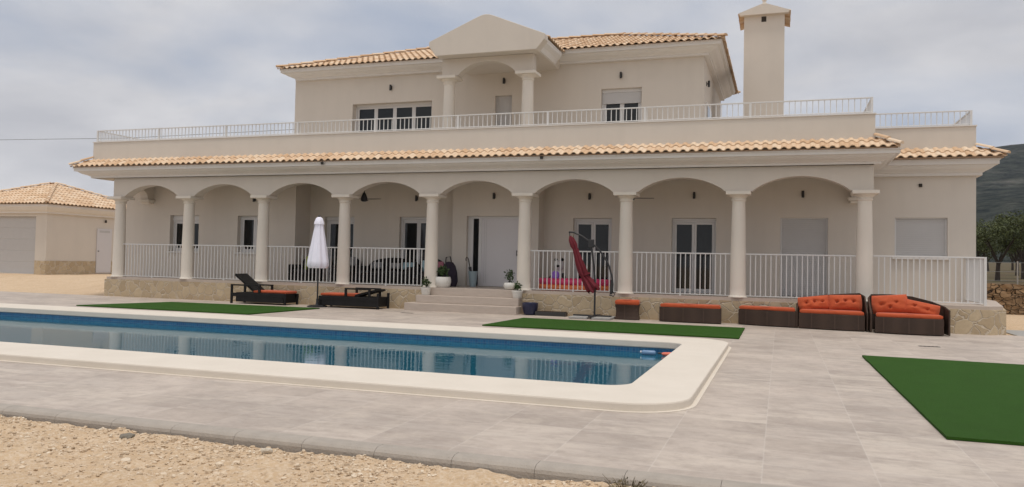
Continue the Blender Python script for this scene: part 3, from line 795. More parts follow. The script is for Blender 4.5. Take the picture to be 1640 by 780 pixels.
EX0, EX1, EY0, EY1, EZ, TP = 4.30, 18.35, 1.92, 9.2, 7.42, .365
HD = (EY1-EY0)/2
b = MB()
tile_slope(b, (EX0, EY0, EZ), (1, 0, 0), (0, 1, 0), EX1-EX0, HD, TP)
tile_slope(b, (EX0, EY1, EZ), (0, -1, 0), (1, 0, 0), EY1-EY0, HD, TP)
tile_slope(b, (EX1, EY0, EZ), (0, 1, 0), (-1, 0, 0), EY1-EY0, HD, TP)
tile_slope(b, (EX1, EY1, EZ), (-1, 0, 0), (0, -1, 0), EX1-EX0, HD, TP)
zr = EZ+HD*TP+.05
hip_caps(b, (EX0, EY0, EZ+.05), (EX0+HD, EY0+HD, zr)); hip_caps(b, (EX1, EY0, EZ+.05), (EX1-HD, EY0+HD, zr))
hip_caps(b, (EX0, EY1, EZ+.05), (EX0+HD, EY1-HD, zr)); hip_caps(b, (EX1, EY1, EZ+.05), (EX1-HD, EY1-HD, zr))
hip_caps(b, (EX0+HD, EY0+HD, zr), (EX1-HD, EY0+HD, zr))
b.build('roof', 'tile', villa)
def roof_board(name, parent, x0, x1, y0, y1, z, tp):
    h = (y1-y0)/2; q = MB(); hx = min(h, (x1-x0)/2)
    q.add([(x0, y0, z), (x1, y0, z), (x1, y1, z), (x0, y1, z), (x0+hx, y0+h, z+h*tp), (x1-hx, y0+h, z+h*tp)], [(0, 1, 5, 4), (1, 2, 5), (2, 3, 4, 5), (3, 0, 4), (3, 2, 1, 0)]); return q.build(name, 'mortar', parent)
roof_board('roof_board', villa, EX0+.1, EX1-.1, EY0+.1, EY1-.1, EZ+.0185, TP)
box('eave_board', 'mortar', villa, EX0+.06, EX1-.06, EY0+.06, EY1-.06, 7.4235, 7.435)
# upper portico with pediment
for x in (10.93, 13.25): make_column(x, .7, 4.17, 6.5, .175, .15)
b = MB(); arch_wall_y(b, arch_profile([(11.24, 12.94)], .36, 6.502, 10.76, 13.43, 24), 6.98, .55, .85); b.build('portico_arch', 'stucco', villa)
b = MB(); cxp = 12.2
gp = [(cxp-1.45, 6.96), (cxp+1.45, 6.96), (cxp+1.62, 7.16), (cxp+1.68, 7.22), (cxp+1.68, 7.37), (cxp+.22, 7.965), (cxp+.10, 8.005), (cxp-.02, 8.015), (cxp-.13, 7.995), (cxp-.24, 7.955), (cxp-1.66, 7.37), (cxp-1.66, 7.22), (cxp-1.60, 7.16)]
b.prism_y(gp, .1, .42); b.build('pediment', 'stucco', villa, bevel=.015)
b = MB(); b.prism_y([(cxp-1.42, 6.985), (cxp+1.42, 6.985), (cxp+1.5, 7.33), (cxp, 7.93), (cxp-1.5, 7.33)], .421, 3.6); b.build('gable', 'stucco', villa)
for sgn in (-1, 1):
    b = MB(); moulding(b, ([(cxp+1.42, .424), (cxp+1.42, 1.9)] if sgn > 0 else [(cxp-1.42, 1.9), (cxp-1.42, .424)]), [(0, 6.99), (.06, 6.99), (.12, 7.10), (.22, 7.20), (.24, 7.31), (0, 7.31)])
    b.build('gable_cornice', 'mould', villa)
b = MB()
tile_slope(b, (cxp+1.72, .43, 7.34), (0, 1, 0), (-1, 0, 0), 2.9, 1.72, .38, False, False)
tile_slope(b, (cxp-1.70, 3.33, 7.34), (0, -1, 0), (1, 0, 0), 2.9, 1.70, .38, False, False)
b.build('gable_tiles', 'tile', villa)
# chimney
chs = MB(); chs.box(18.70, 19.86, 5.0, 6.2, 4.17, 8.92); chs = chs.build('chimney', 'stucco', villa)
b = MB(); b.prism_y([(18.60, 8.90), (19.96, 8.90), (20.0, 8.97), (19.38, 9.20), (19.28, 9.22), (19.18, 9.20), (18.54, 8.97)], 4.86, 5.02); b.build('chimney_cap', 'stucco', chs)
b = MB(); b.prism_y([(18.72, 8.925), (19.84, 8.925), (19.28, 9.14)], 5.021, 6.5); b.build('cap_body', 'stucco', chs)
b = MB()
tile_slope(b, (20.03, 4.90, 8.93), (0, 1, 0), (-1, 0, 0), 1.75, .74, .36, False, False)
tile_slope(b, (18.52, 6.65, 8.93), (0, -1, 0), (1, 0, 0), 1.75, .74, .36, False, False)
b.build('cap_tiles', 'tile', chs)
b = MB(); b.lathe([(.10, 0), (.05, .08), (.05, .12), (.085, .17), (.07, .23), (.02, .27)], (19.28, 4.95, 9.19), 14); b.build('finial', 'stone_paint', chs, smooth=True)
vb = MB(); vb.box(19.20, 19.34, 4.994, 4.999, 8.70, 8.86); vb.build('vent', 'brown', chs)

# ------------------------------------------------------------------ wall lamps, spots, sensors
lamp0 = None
def wall_lamp(x, y, z, label, side=False):
    global lamp0
    if lamp0 is None:
        t = thing('wall_lamp', label, 'wall lamp', (x, y, z), 'dark wall lamps on the villa')
        b = MB(); b.box(x-.03, x+.03, y-.02, y-.001, z-.06, z+.06); b.build('backplate', 'dark', t)
        b = MB(); b.lathe([(.02, -.09), (.033, -.09), (.033, .085), (.02, .085)], (x, y-.07, z), 14); b.build('lamp_body', 'dark', t, smooth=True)
        b = MB(); b.box(x-.01, x+.01, y-.05, y-.0205, z-.012, z+.012); b.build('bracket', 'dark', t)
        lamp0 = t; return t
    t = lamp0.copy(); COL.objects.link(t); t.location = (x, y, z); t['label'] = label
    if side: t.rotation_euler = (0, 0, R(90))
    for ch in lamp0.children:
        c = ch.copy(); COL.objects.link(c); c.parent = t
    return t
wall_lamp(8.15, UY, 6.73, 'dark wall lamp above the wide four pane upstairs window')
wall_lamp(11.93, UY, 6.74, 'dark wall lamp above the small terrace door inside the portico')
wall_lamp(15.46, UY, 6.71, 'dark wall lamp above the half shuttered upstairs window')
wall_lamp(UX1, 3.2, 6.5, 'dark wall lamp on the right side wall of the upper storey', side=True)
wall_lamp(4.15, 1.2, 3.13, 'dark wall lamp above the second ground floor window from the left')
wall_lamp(9.38, 2.0, 3.19, 'dark wall lamp on the porch wall left of the entrance')
wall_lamp(12.06, 1.5, 3.2, 'dark wall lamp above the white front door')
wall_lamp(14.73, 2.0, 3.21, 'dark wall lamp above the glazed door behind the red parasol')
wall_lamp(17.6, 2.0, 3.22, 'dark wall lamp above the glazed door behind the rectangular ottoman')
wall_lamp(20.34, 2.0, 3.23, 'dark wall lamp above the shuttered porch opening')
b = MB(); b.box(23.02, 23.10, 1.96, 1.999, 3.39, 3.47); tag(b.build('junction_box', 'brown', bevel=.01), 'small dark junction box high on the right wing wall', 'junction box')
for (x, z, lb) in ((14.1, 3.99, 'small dark spotlight under the tiled eave above the fifth arch'), (7.75, 3.98, 'small dark spotlight under the tiled eave above the third arch')):
    t = thing('spotlight', lb, 'spotlight', (x, -.72, z), 'spotlights under the eave')
    b = MB(); b.lathe([(.035, -.03), (.045, .03)], (x, -.70, z-.03), 12); b.build('lamp_head', 'dark', t, smooth=True)
    b = MB(); b.box(x-.01, x+.01, -.70, -.66, z-.001, z+.02); b.build('bracket', 'dark', t)

# ceiling fans
def fan(x, y, z, a0, label):
    t = thing('ceiling_fan', label, 'ceiling fan', (x, y, 3.5), 'ceiling fans on the porch')
    b = MB(); b.lathe([(.05, .19), (.06, .17), (.012, .15), (.02, -.06), (.012, -.08), (.012, z-3.5+.2), (.05, z-3.5+.15), (.10, z-3.5+.02), (.10, z-3.5-.05), (.05, z-3.5-.08)][::-1], (x, y, 3.503), 20); b.build('motor', 'black_iron', t, smooth=True)
    for k in range(3):
        a = a0+k*2.094; d = Vector((math.cos(a), math.sin(a), 0)); n_ = Vector((-d.y, d.x, 0)); c = Vector((x, y, z))
        q = MB(); p = [c+d*.09-n_*.03, c+d*.25-n_*.06, c+d*.58-n_*.05, c+d*.60+n_*.03, c+d*.25+n_*.06, c+d*.09+n_*.03]
        q.add(p+[v-Vector((0, 0, .012)) for v in p], [(0, 1, 2, 3, 4, 5), (11, 10, 9, 8, 7, 6)]+[(i, 6+i, 6+(i+1) % 6, (i+1) % 6) for i in range(6)]); q.build('blade', 'black_iron', t)
fan(8.25, .8, 3.08, -.15, 'dark three blade ceiling fan under the fourth arch from the left')
fan(16.1, .8, 3.06, .05, 'dark three blade ceiling fan beside the sixth porch column')

# ------------------------------------------------------------------ railings
bal_cache = {}
def railing(x0, x1, y, zb, zt, label, group, sp=.12, r=.011, posts=(), feet=(), name='porch_railing', cat='railing', rail_h=.022, limit=100, y_ret=None):
    t = thing(name, label, cat, ((x0+x1)/2, y, zb), group)
    b = MB(); b.box(x0, x1, y-.022, y+.022, zt-rail_h*1.4, zt); b.build('top_rail', 'white', t, bevel=.004)
    b = MB(); b.box(x0, x1, y-.016, y+.016, zb+.03, zb+.03+rail_h); b.build('bottom_rail', 'white', t, bevel=.004)
    n = max(2, round((x1-x0)/sp)); h = zt-rail_h*1.4-(zb+.03+rail_h); key = (round(h, 3), r)
    if key not in bal_cache:
        q = MB(); q.box(-r, r, -r, r, 0, h); o = q.build('baluster', 'white'); bal_cache[key] = o.data; bpy.data.objects.remove(o)
    rest = MB()
    for i in range(n-1, 0, -1):
        x = x0+(x1-x0)*i/n
        if n-1-i < limit:
            o = bpy.data.objects.new('baluster', bal_cache[key]); COL.objects.link(o); o.parent = t
            o.location = (x-t.location.x, y-t.location.y, zb+.03+rail_h-t.location.z)
        else: rest.box(x-r, x+r, y-r, y+r, zb+.03+rail_h, zt-rail_h*1.4)
    if rest.v: o = rest.build('baluster_run', 'white', t); o['kind'] = 'stuff'
    for p in posts: box('post', 'white', t, p-.025, p+.025, y-.026, y+.026, zb-.0, zt-.001)
    for p in feet: box('foot', 'white', t, p-.02, p+.02, y-.02, y+.02, zb-.05, zb+.029)
    if y_ret:
        for (xx, ye) in y_ret:
            b = MB(); ya = y+.03; b.box(xx-.02, xx+.02, ya, ye, zt-rail_h*1.4, zt); b.box(xx-.016, xx+.016, ya, ye, zb+.03, zb+.03+rail_h)
            k = round((ye-ya)/sp)
            for i in range(1, k): yy = ya+(ye-ya)*i/k; b.box(xx-r, xx+r, yy-r, yy+r, zb+.03+rail_h, zt-rail_h*1.4)
            b.build('return_panel', 'white', t)
    return t
nm = ['first', 'second', 'third', 'fourth', 'fifth', 'sixth', 'seventh', 'eighth', 'last']
RG = 'white porch railings between the columns'
for i in range(8):
    if i == 4: continue
    extra = {3: ' beside the porch steps', 5: ' behind the folded red parasol'}.get(i, '')
    railing(CX[i]+.17, CX[i+1]-.17, 0, FZ+.0, 1.65, f'white metal porch railing between {nm[i]} and {nm[i+1] if i < 7 else "ninth"} columns from the left', RG, sp=.118, feet=[(CX[i]+CX[i+1])/2])
b = railing(21.8, 24.06, 0, FZ, 1.655, 'white metal porch railing right of the last column, at the wing', RG, sp=.118, posts=[24.035], y_ret=[(24.04, 1.98)])
railing(-.85, 21.76, -.2, 4.86, 5.235, 'long white metal railing on the roof terrace parapet', 'white roof terrace railings', sp=.128, name='terrace_railing', rail_h=.02, r=.009,
        posts=[-.83, 1.6, 4.1, 6.6, 9.1, 11.6, 14.1, 16.6, 19.1, 21.735], y_ret=[(21.74, 1.9), (-.83, 9)])
railing(21.9, 24.2, 2.1, 4.89, 5.27, 'short white metal railing on the right wing parapet', 'white roof terrace railings', sp=.128, name='terrace_railing', rail_h=.02, r=.009, posts=[24.18], y_ret=[(24.18, 9)])

# ------------------------------------------------------------------ garage
gar = thing('garage', 'low cream garage with pyramid tiled roof left of the villa', 'garage', (-13, 9, .35))
GX, GY, GW, GD = -10.16, 6.08, 6.0, 5.6
b = MB(); wall_y(b, GX-GW, GX, .2, 3.1, GY, GY+.25, [(GX-GW+.7, -10.80, .38, 2.86)]); b.build('wall', 'stucco', gar)
box('wall', 'stucco', gar, GX-.25, GX, GY+.25, GY+GD, .2, 3.1); box('wall', 'stucco', gar, GX-GW, GX-GW+.25, GY+.25, GY+GD, .2, 3.1); box('wall', 'stucco', gar, GX-GW, GX, GY+GD, GY+GD+.2, .2, 3.1)
b = MB(); b.prism([(-10.77, GY-.03), (GX+.03, GY-.03), (GX+.03, 8.68), (GX+.001, 8.68), (GX+.001, GY-.001), (-10.77, GY-.001)], .15, .95); b.build('stone_base', 'plinth', gar)
box('stone_base', 'plinth', gar, GX+.001, GX+.03, 9.56, GY+GD, .15, .95); box('stone_base', 'plinth', gar, GX-GW, GX-GW+.67, GY-.03, GY-.001, .15, .95)
gd = MB(); x0, x1 = GX-GW+.7, -10.8; pr = []; nseg = 5; hh = (2.86-.38)/nseg
for i in range(nseg): z = .38+i*hh; pr += [(GY+.13, z), (GY+.12, z+.015), (GY+.12, z+hh-.015)]
pr += [(GY+.16, 2.86), (GY+.16, .38)]; gd.prism_x(pr, x0, x1); gd.build('garage_door', 'shutter', gar)
sdr = MB(); sdr.box(GX+.001, GX+.045, 8.70, 9.54, .42, 2.46); sdr = sdr.build('side_door', 'door', gar)
b = MB(); b.box(GX+.046, GX+.052, 8.82, 9.42, 2.28, 2.38); b.build('vent', 'shutter', sdr); box('handle', 'dark', sdr, GX+.046, GX+.09, 8.76, 8.80, 1.4, 1.44)
b = MB(); moulding(b, [(GX-GW, GY+GD), (GX-GW, GY), (GX, GY), (GX, GY+GD)], [(0, 3.0), (.10, 3.0), (.10, 3.06), (.22, 3.14), (.34, 3.28), (.34, 3.38), (0, 3.38)]); b.build('cornice', 'mould', gar)
b = MB(); e = .45; gx0, gx1, gy0, gy1 = GX-GW-e, GX+e, GY-e, GY+GD+e; gh = (gx1-gx0)/2; gz = 3.40; gt = .36
tile_slope(b, (gx0, gy0, gz), (1, 0, 0), (0, 1, 0), gx1-gx0, gh, gt); tile_slope(b, (gx1, gy0, gz), (0, 1, 0), (-1, 0, 0), gy1-gy0, (gy1-gy0)/2, gt*gh/((gy1-gy0)/2) if 0 else gt)
tile_slope(b, (gx0, gy1, gz), (0, -1, 0), (1, 0, 0), gy1-gy0, (gy1-gy0)/2, gt); tile_slope(b, (gx1, gy1, gz), (-1, 0, 0), (0, -1, 0), gx1-gx0, gh, gt)
gm = (gy1-gy0)/2
hip_caps(b, (gx1, gy0, gz+.05), (gx1-gm, gy0+gm, gz+gm*gt+.05)); hip_caps(b, (gx0, gy0, gz+.05), (gx0+gm, gy0+gm, gz+gm*gt+.05)); hip_caps(b, (gx1, gy1, gz+.05), (gx1-gm, gy1-gm, gz+gm*gt+.05))
b.build('roof', 'tile', gar); roof_board('roof_board', gar, gx0+.1, gx1-.1, gy0+.1, gy1-.1, gz+.02, gt); box('eave_board', 'mortar', gar, gx0+.06, gx1-.06, gy0+.06, gy1-.06, 3.384, 3.40)
b = MB(); b.lathe([(.03, -.06), (.05, -.04), (.03, .07)], (GX+.06, 9.15, 2.81), 10); tag(b.build('wall_lamp', 'brown', smooth=True), 'tiny brown wall lamp above the garage side door', 'wall lamp')

# ------------------------------------------------------------------ furniture
def pillow(name, mat, parent, c, w, h, t, rot, tufts=((-.4, .0), (.4, .0)), seed=0):
    """tufted cushion, local x = width, z = height, y = thickness"""
    n = 16; b = MB(); rr = random.Random(seed); mrot = Matrix.Rotation(rot[2], 3, 'Z') @ Matrix.Rotation(rot[1], 3, 'Y') @ Matrix.Rotation(rot[0], 3, 'X')
    for sgn in (-1, 1):
        vs = []
        for j in range(n+1):
            for i in range(n+1):
                u, v = 2*i/n-1, 2*j/n-1
                pin = 1-.05*(abs(u)**3)*(1-v*v)*0-.06*(v*v)*0
                th = ((1-abs(u)**3.2)*(1-abs(v)**3.2))**.55
                for (tu, tv) in tufts: th -= .62*math.exp(-((u-tu)**2*w*w+(v-tv)**2*h*h)/.0035)*(th > .2)
                th += .30*noise.noise(Vector((u*2.6+seed, v*2.3, sgn)))*(1-u*u)*(1-v*v)
                x = u*w/2*(1-.05*(1-v*v)*u*u*-1-.04); z = v*h/2
                q = Vector((x, sgn*th*t/2, z)); q = mrot @ q; vs.append(q+Vector(c))
        fs = [(j*(n+1)+i, j*(n+1)+i+1, (j+1)*(n+1)+i+1, (j+1)*(n+1)+i) for j in range(n) for i in range(n)]
        if sgn > 0: fs = [f[::-1] for f in fs]
        b.add(vs, fs)
    o = b.build(name, mat, parent, smooth=True)
    return o
def poly_cushion(name, mat, parent, poly, z0, z1, r=.03):
    cx_ = sum(p[0] for p in poly)/len(poly); cy_ = sum(p[1] for p in poly)/len(poly)
    b = MB(); n = len(poly); prof = [(r, 0), (r*.3, .15), (0, .5), (r*.3, .85), (r*1.2, 1.0)]
    vs = []
    for (ins, t) in prof:
        for (x, y) in poly:
            d = Vector((x-cx_, y-cy_)); L = d.length; k = (L-ins)/L; vs.append((cx_+d.x*k, cy_+d.y*k, z0+(z1-z0)*t))
    for k_, zt_ in ((.8, 1.06), (.4, 1.10)):
        for (x, y) in poly: vs.append((cx_+(x-cx_)*k_, cy_+(y-cy_)*k_, z0+(z1-z0)*zt_))
    vs.append((cx_, cy_, z0+(z1-z0)*1.11)); m_ = len(prof)+2
    fs = [(i*n+k, i*n+(k+1) % n, (i+1)*n+(k+1) % n, (i+1)*n+k) for i in range(m_-1) for k in range(n)]+[tuple(reversed(range(n)))]
    fs += [((m_-1)*n+k, (m_-1)*n+(k+1) % n, m_*n) for k in range(n)]
    b.add(vs, fs); return b.build(name, mat, parent, smooth=True)
def bow(p0, p1, sag, n=12):
    p0, p1 = Vector(p0), Vector(p1); d = p1-p0; nrm = Vector((d.y, -d.x)).normalized()
    return [tuple(p0+d*(i/n)+nrm*(sag*4*(i/n)*(1-i/n))) for i in range(n+1)]
# bench left part of the crescent
RGF = 'brown wicker crescent lounge set with orange cushions'
def seat_block(name, label, cat, front, back, h=.33, ct=.42, gap=.03, loc=None):
    cx_ = sum(p[0] for p in front)/len(front); cy_ = front[0][1]
    t = thing(name, label, cat, (cx_, cy_+.2, 0), RGF)
    poly = front+back
    b = MB(); b.prism(poly, .015, h); b.build('base', 'wicker', t, bevel=.012)
    mx_ = sum(p[0] for p in poly)/len(poly); my_ = sum(p[1] for p in poly)/len(poly)
    cp = [(mx_+(x-mx_)*.975, my_+(y-my_)*.95) for x, y in poly]
    poly_cushion('seat_cushion', 'orange', t, cp, h+.002, ct)
    return t
seat_block('bench', 'backless curved wicker bench touching the left sofa', 'bench', bow((18.90, -.62), (20.15, -.98), .07), [(20.15, -.42), (18.92, -.26)], .36, .43)
seat_block('ottoman', 'long low rectangular wicker ottoman, alone between stool and bench', 'ottoman', bow((17.11, -.80), (18.54, -.88), .05), [(18.50, -.34), (17.16, -.32)], .35, .425)
def stool():
    t = thing('stool', 'small wedge shaped wicker stool beside the red parasol', 'stool', (16.32, -.55, 0), RGF)
    b = MB(); P_ = lambda s: [(16.33+(x-16.33)*s, -.55+(y+.55)*s) for x, y in bow((16.03, -.72), (16.63, -.76), .05, 8)+[(16.58, -.32), (16.08, -.30)]]
    lv = [(1.0, .01), (.93, .08), (.90, .18), (.93, .28), (1.0, .36)]; n = len(P_(1)); vs = []
    for s, z in lv: vs += [(x, y, z) for x, y in P_(s)]
    fs = [(i*n+k, i*n+(k+1) % n, (i+1)*n+(k+1) % n, (i+1)*n+k) for i in range(len(lv)-1) for k in range(n)]+[tuple(reversed(range(n))), tuple((len(lv)-1)*n+k for k in range(n))]
    b.add(vs, fs); b.build('base', 'wicker', t); poly_cushion('seat_cushion', 'orange', t, P_(1.0), .362, .47)
stool()
def back_wall(t, pts, zs, th=.035, z0=.015):
    b = MB(); vs = []; n = len(pts)
    P_ = [Vector(p) for p in pts]
    for i in range(n):
        d = (P_[min(i+1, n-1)]-P_[max(0, i-1)]).normalized(); nr = Vector((-d.y, d.x))*th
        a, c = P_[i], P_[i]+nr
        vs += [(a.x, a.y, z0), (a.x, a.y, zs[i]), (c.x, c.y, zs[i]+.0), (c.x, c.y, z0)]
    fs = []
    for i in range(n-1):
        a, c = 4*i, 4*i+4; fs += [(a, c, c+1, a+1), (a+1, c+1, c+2, a+2), (a+2, c+2, c+3, a+3), (a+3, c+3, c, a)]
    fs += [(0, 1, 2, 3), (4*n-4, 4*n-1, 4*n-2, 4*n-3)]; b.add(vs, fs)
    return b.build('backrest', 'wicker', t, bevel=.01)
# left sofa
tB = seat_block('sofa', 'left wicker sofa section with two tufted orange pillows', 'sofa', bow((20.20, -1.02), (21.53, -1.22), .08), [(21.53, -.50), (20.26, -.42)], .345, .42)
back_wall(tB, [(20.185, -1.0), (20.19, -.6), (20.30, -.40), (20.7, -.36), (21.1, -.36), (21.48, -.37), (21.56, -.55), (21.56, -1.2)], [.45, .53, .66, .73, .77, .80, .74, .40])
pillow('pillow', 'orange', tB, (20.53, -.70, .55), .68, .33, .24, (R(-18), R(-7), R(8)), ((-.5, .05), (.0, .1), (.5, .0)), 3)
pillow('pillow', 'orange', tB, (21.17, -.71, .585), .68, .36, .24, (R(-16), R(-2), R(0)), ((-.5, .0), (.0, .15), (.5, .05)), 5)
tC = seat_block('sofa', 'right wicker sofa section with two tufted orange pillows at the crescent end', 'sofa', bow((21.70, -1.42), (22.98, -1.50), .10), [(23.0, -.92), (21.78, -.58)], .345, .42)
back_wall(tC, [(21.655, -1.35), (21.655, -.75), (21.72, -.55), (22.1, -.55), (22.5, -.66), (22.85, -.86), (23.05, -1.08), (23.06, -1.5)], [.40, .72, .79, .80, .77, .68, .59, .53])
pillow('pillow', 'orange', tC, (22.03, -1.0, .60), .70, .40, .24, (R(-16), R(-5), R(-5)), ((-.45, -.1), (.4, .1), (.0, -.4)), 8)
pillow('pillow', 'orange', tC, (22.62, -1.1, .525), .68, .30, .23, (R(-20), R(11), R(-14)), ((-.4, .1), (.35, .0)), 9)

# sun loungers
def lounger(x0, x1, y, flip, bz, label):
    t = thing('sun_lounger', label, 'sun lounger', ((x0+x1)/2, y, 0), 'black wicker sun loungers with orange cushions')
    L = x1-x0; X_ = (lambda s: x1-s*L) if flip else (lambda s: x0+s*L)
    w = .62; y0, y1 = y-w/2, y+w/2
    def bx(nm_, mat_, a, c, yy0, yy1, z0, z1, bv=.008): return box(nm_, mat_, t, min(X_(a), X_(c)), max(X_(a), X_(c)), yy0, yy1, z0, z1, bevel=bv)
    bx('base', 'wicker_black', .10 if not flip else .03, .94, y0+.002, y1-.002, .055, .315)
    for s in (.0, .95):
        for yy in (y0, y1-.045): bx('leg', 'wicker_black', s, s+.035, yy, yy+.045, 0, .31 if s > .5 else (.52 if bz > .7 else .42))
    bx('side_rail', 'wicker_black', .0, .99, y0-.001, y0+.03, .20, .302); bx('side_rail', 'wicker_black', .0, .99, y1-.03, y1+.001, .20, .302)
    a0_, a1_ = (.0, .53) if bz > .7 else (.14, .56)
    for yy in (y0, y1-.045): bx('armrest', 'wicker_black', a0_, a1_, yy, yy+.055, .50, .54)
    for yy in (y0, y1-.045): bx('arm_post', 'wicker_black', a1_-.035, a1_, yy, yy+.05, .316, .499)
    if bz < .7:
        for yy in (y0, y1-.045): bx('arm_post', 'wicker_black', a0_, a0_+.035, yy, yy+.05, .316, .499)
    # back
    hx, hz = X_(.42), .36; tx = X_(.06)
    d = Vector((tx-hx, 0, bz-hz)); nrm = Vector((-d.z, 0, d.x)).normalized()*(-1 if flip else 1)*-1
    if nrm.z < 0: nrm = -nrm
    b = MB(); a = Vector((hx, y0+.05, hz)); p = [a, a+Vector((0, w-.1, 0)), a+Vector((0, w-.1, 0))+d, a+d]
    b.add([v for v in p]+[v-nrm*.06 for v in p], [(0, 1, 2, 3), (7, 6, 5, 4), (0, 4, 5, 1), (1, 5, 6, 2), (2, 6, 7, 3), (3, 7, 4, 0)]); b.build('backrest', 'wicker_black', t, bevel=.01)
    if bz > .7:
        b = MB(); b.tube([(tx+(hx-tx)*.35, y, bz-.25), (X_(.10), y, .24)], .012, 6); b.build('strut', 'black_iron', t)
    q0, q1 = sorted((X_(.40), X_(.97)))
    poly_cushion('cushion', 'orange', t, [(q0, y0+.04), (q0+.3*(q1-q0), y0+.04), (q1-.3*(q1-q0), y0+.04), (q1, y0+.04), (q1, y1-.04), (q1-.3*(q1-q0), y1-.04), (q0+.3*(q1-q0), y1-.04), (q0, y1-.04)], .316, .385)
lounger(5.12, 6.98, -.75, False, .84, 'black wicker sun lounger with its backrest raised, left of the parasol')
lounger(7.95, 9.80, -.72, True, .53, 'black wicker sun lounger with its backrest lowered, right of the parasol')

# white parasol
t = thing('parasol', 'closed white parasol standing between the two loungers', 'parasol', (7.92, -1.0, 0))
b = MB(); b.lathe([(.27, 0), (.27, .025), (.20, .05), (.05, .065), (.035, .10), (.035, .22)], (7.92, -1.0, 0), 28); b.build('base', 'black_iron', t, smooth=True)
b = MB(); b.tube([(7.92, -1.0, .1), (7.91, -1.0, 2.40)], .021, 12); b.build('pole', 'black_iron', t, smooth=True)
b = MB(); prof = [(.225, 1.05), (.27, 1.12), (.255, 1.25), (.205, 1.60), (.16, 1.9), (.125, 2.12), (.10, 2.30)]
N = 64; vs = []
for (r, z) in prof:
    for k in range(N):
        a = 2*math.pi*k/N; f = 1+.09*math.cos(8*a+.5*z)+.06*noise.noise(Vector((math.cos(a)*2, math.sin(a)*2, z*2)))
        zz_ = z+(.018*math.cos(8*a)+.012*math.sin(3*a) if z < 1.05 else 0)
        vs.append((7.91+r*f*math.cos(a), -1.0+r*f*math.sin(a), zz_))
b.add(vs, [(i*N+k, i*N+(k+1) % N, (i+1)*N+(k+1) % N, (i+1)*N+k) for i in range(len(prof)-1) for k in range(N)]); b.build('canopy', 'fabric_white', t, smooth=True)
b = MB(); b.lathe([(.135, 2.24), (.125, 2.30), (.085, 2.41), (.04, 2.44)], (7.91, -1.0, 0), 32, .06, 8); b.build('vent_cap', 'fabric_white', t, smooth=True)
b = MB(); b.lathe([(.03, 2.44), (.03, 2.47), (.012, 2.49)], (7.91, -1.0, 0), 12); b.build('finial', 'dark', t)

# red cantilever parasol
cy_ = -.75
t = thing('cantilever_parasol', 'folded dark red cantilever parasol on a black curved arm', 'parasol', (15.52, cy_, 0))
b = MB(); b.box(15.02, 15.95, cy_-.06, cy_+.06, .055, .085); b.box(15.48, 15.60, cy_-.42, cy_+.42, .054, .083); b.build('cross_base', 'black_iron', t)
b = MB(); 
for (ax, ay) in ((15.0, cy_-.42), (15.56, cy_-.42), (15.0, cy_+.0), (15.56, cy_+.0)): b.box(ax, ax+.45, ay, ay+.40, .002, .052)
b.build('ballast_slab', 'slab', t, bevel=.01)
b = MB(); b.tube([(15.54, cy_, .08), (15.54, cy_, .9), (15.50, cy_, 1.3), (15.44, cy_, 1.7), (15.40, cy_, 1.86)], .024, 12); b.build('mast', 'black_iron', t, smooth=True)
b = MB(); b.tube([(14.86, cy_, 2.10), (15.0, cy_, 2.09), (15.19, cy_, 2.00), (15.43, cy_, 1.84), (15.62, cy_, 1.68), (15.76, cy_, 1.50), (15.88, cy_, 1.28), (15.95, cy_, 1.05), (15.98, cy_, .85), (15.97, cy_, .66)], .022, 12); b.build('arm', 'black_iron', t, smooth=True)
b = MB(); b.box(15.36, 15.50, cy_-.035, cy_+.035, 1.72, 1.92); b.build('joint_bracket', 'black_iron', t, bevel=.01)
b = MB(); b.tube([(15.95, cy_, .95), (15.94, cy_, .60)], .034, 10); b.tube([(15.90, cy_, .58), (16.0, cy_-.02, .555), (16.03, cy_, .60), (15.98, cy_, .66)], .014, 8); b.build('crank', 'black_iron', t, smooth=True)
b = MB(); b.tube([(14.88, cy_, 2.09), (14.885, cy_, 1.98)], .012, 6); b.build('hanger', 'black_iron', t)
b = MB(); A = Vector((14.895, cy_, 2.0)); B_ = Vector((15.50, cy_, .66)); ax = (B_-A).normalized(); s1 = Vector((0, 1, 0)); s2 = ax.cross(s1)
prof = [(0, .02), (.06, .06), (.16, .078), (.22, .058), (.26, .066), (.45, .085), (.62, .10), (.70, .085), (.75, .10), (.90, .135), (.97, .145), (1.0, .12)]; N = 40; vs = []
for (tt, r) in prof:
    c = A.lerp(B_, tt)+s2*(.02*math.sin(tt*7))+Vector((-.03, 0, -.03))*math.sin(tt*3.1)
    for k in range(N):
        a = 2*math.pi*k/N; f = 1+.20*math.cos(7*a+2*tt)+.22*noise.noise(Vector((math.cos(a)*1.8, math.sin(a)*1.8, tt*5)))
        dz = .05*math.cos(4*a)*(tt > .96)
        vs.append(c+(s1*math.cos(a)+s2*math.sin(a))*r*f+ax*dz)
b.add(vs, [(i*N+k, i*N+(k+1) % N, (i+1)*N+(k+1) % N, (i+1)*N+k) for i in range(len(prof)-1) for k in range(N)]); b.build('canopy', 'fabric_red', t, smooth=True)
b = MB(); c = A.lerp(B_, .70)
b.tube([c-ax*.02, c+ax*.02], .106, 20); b.build('strap', 'fabric_red', t)

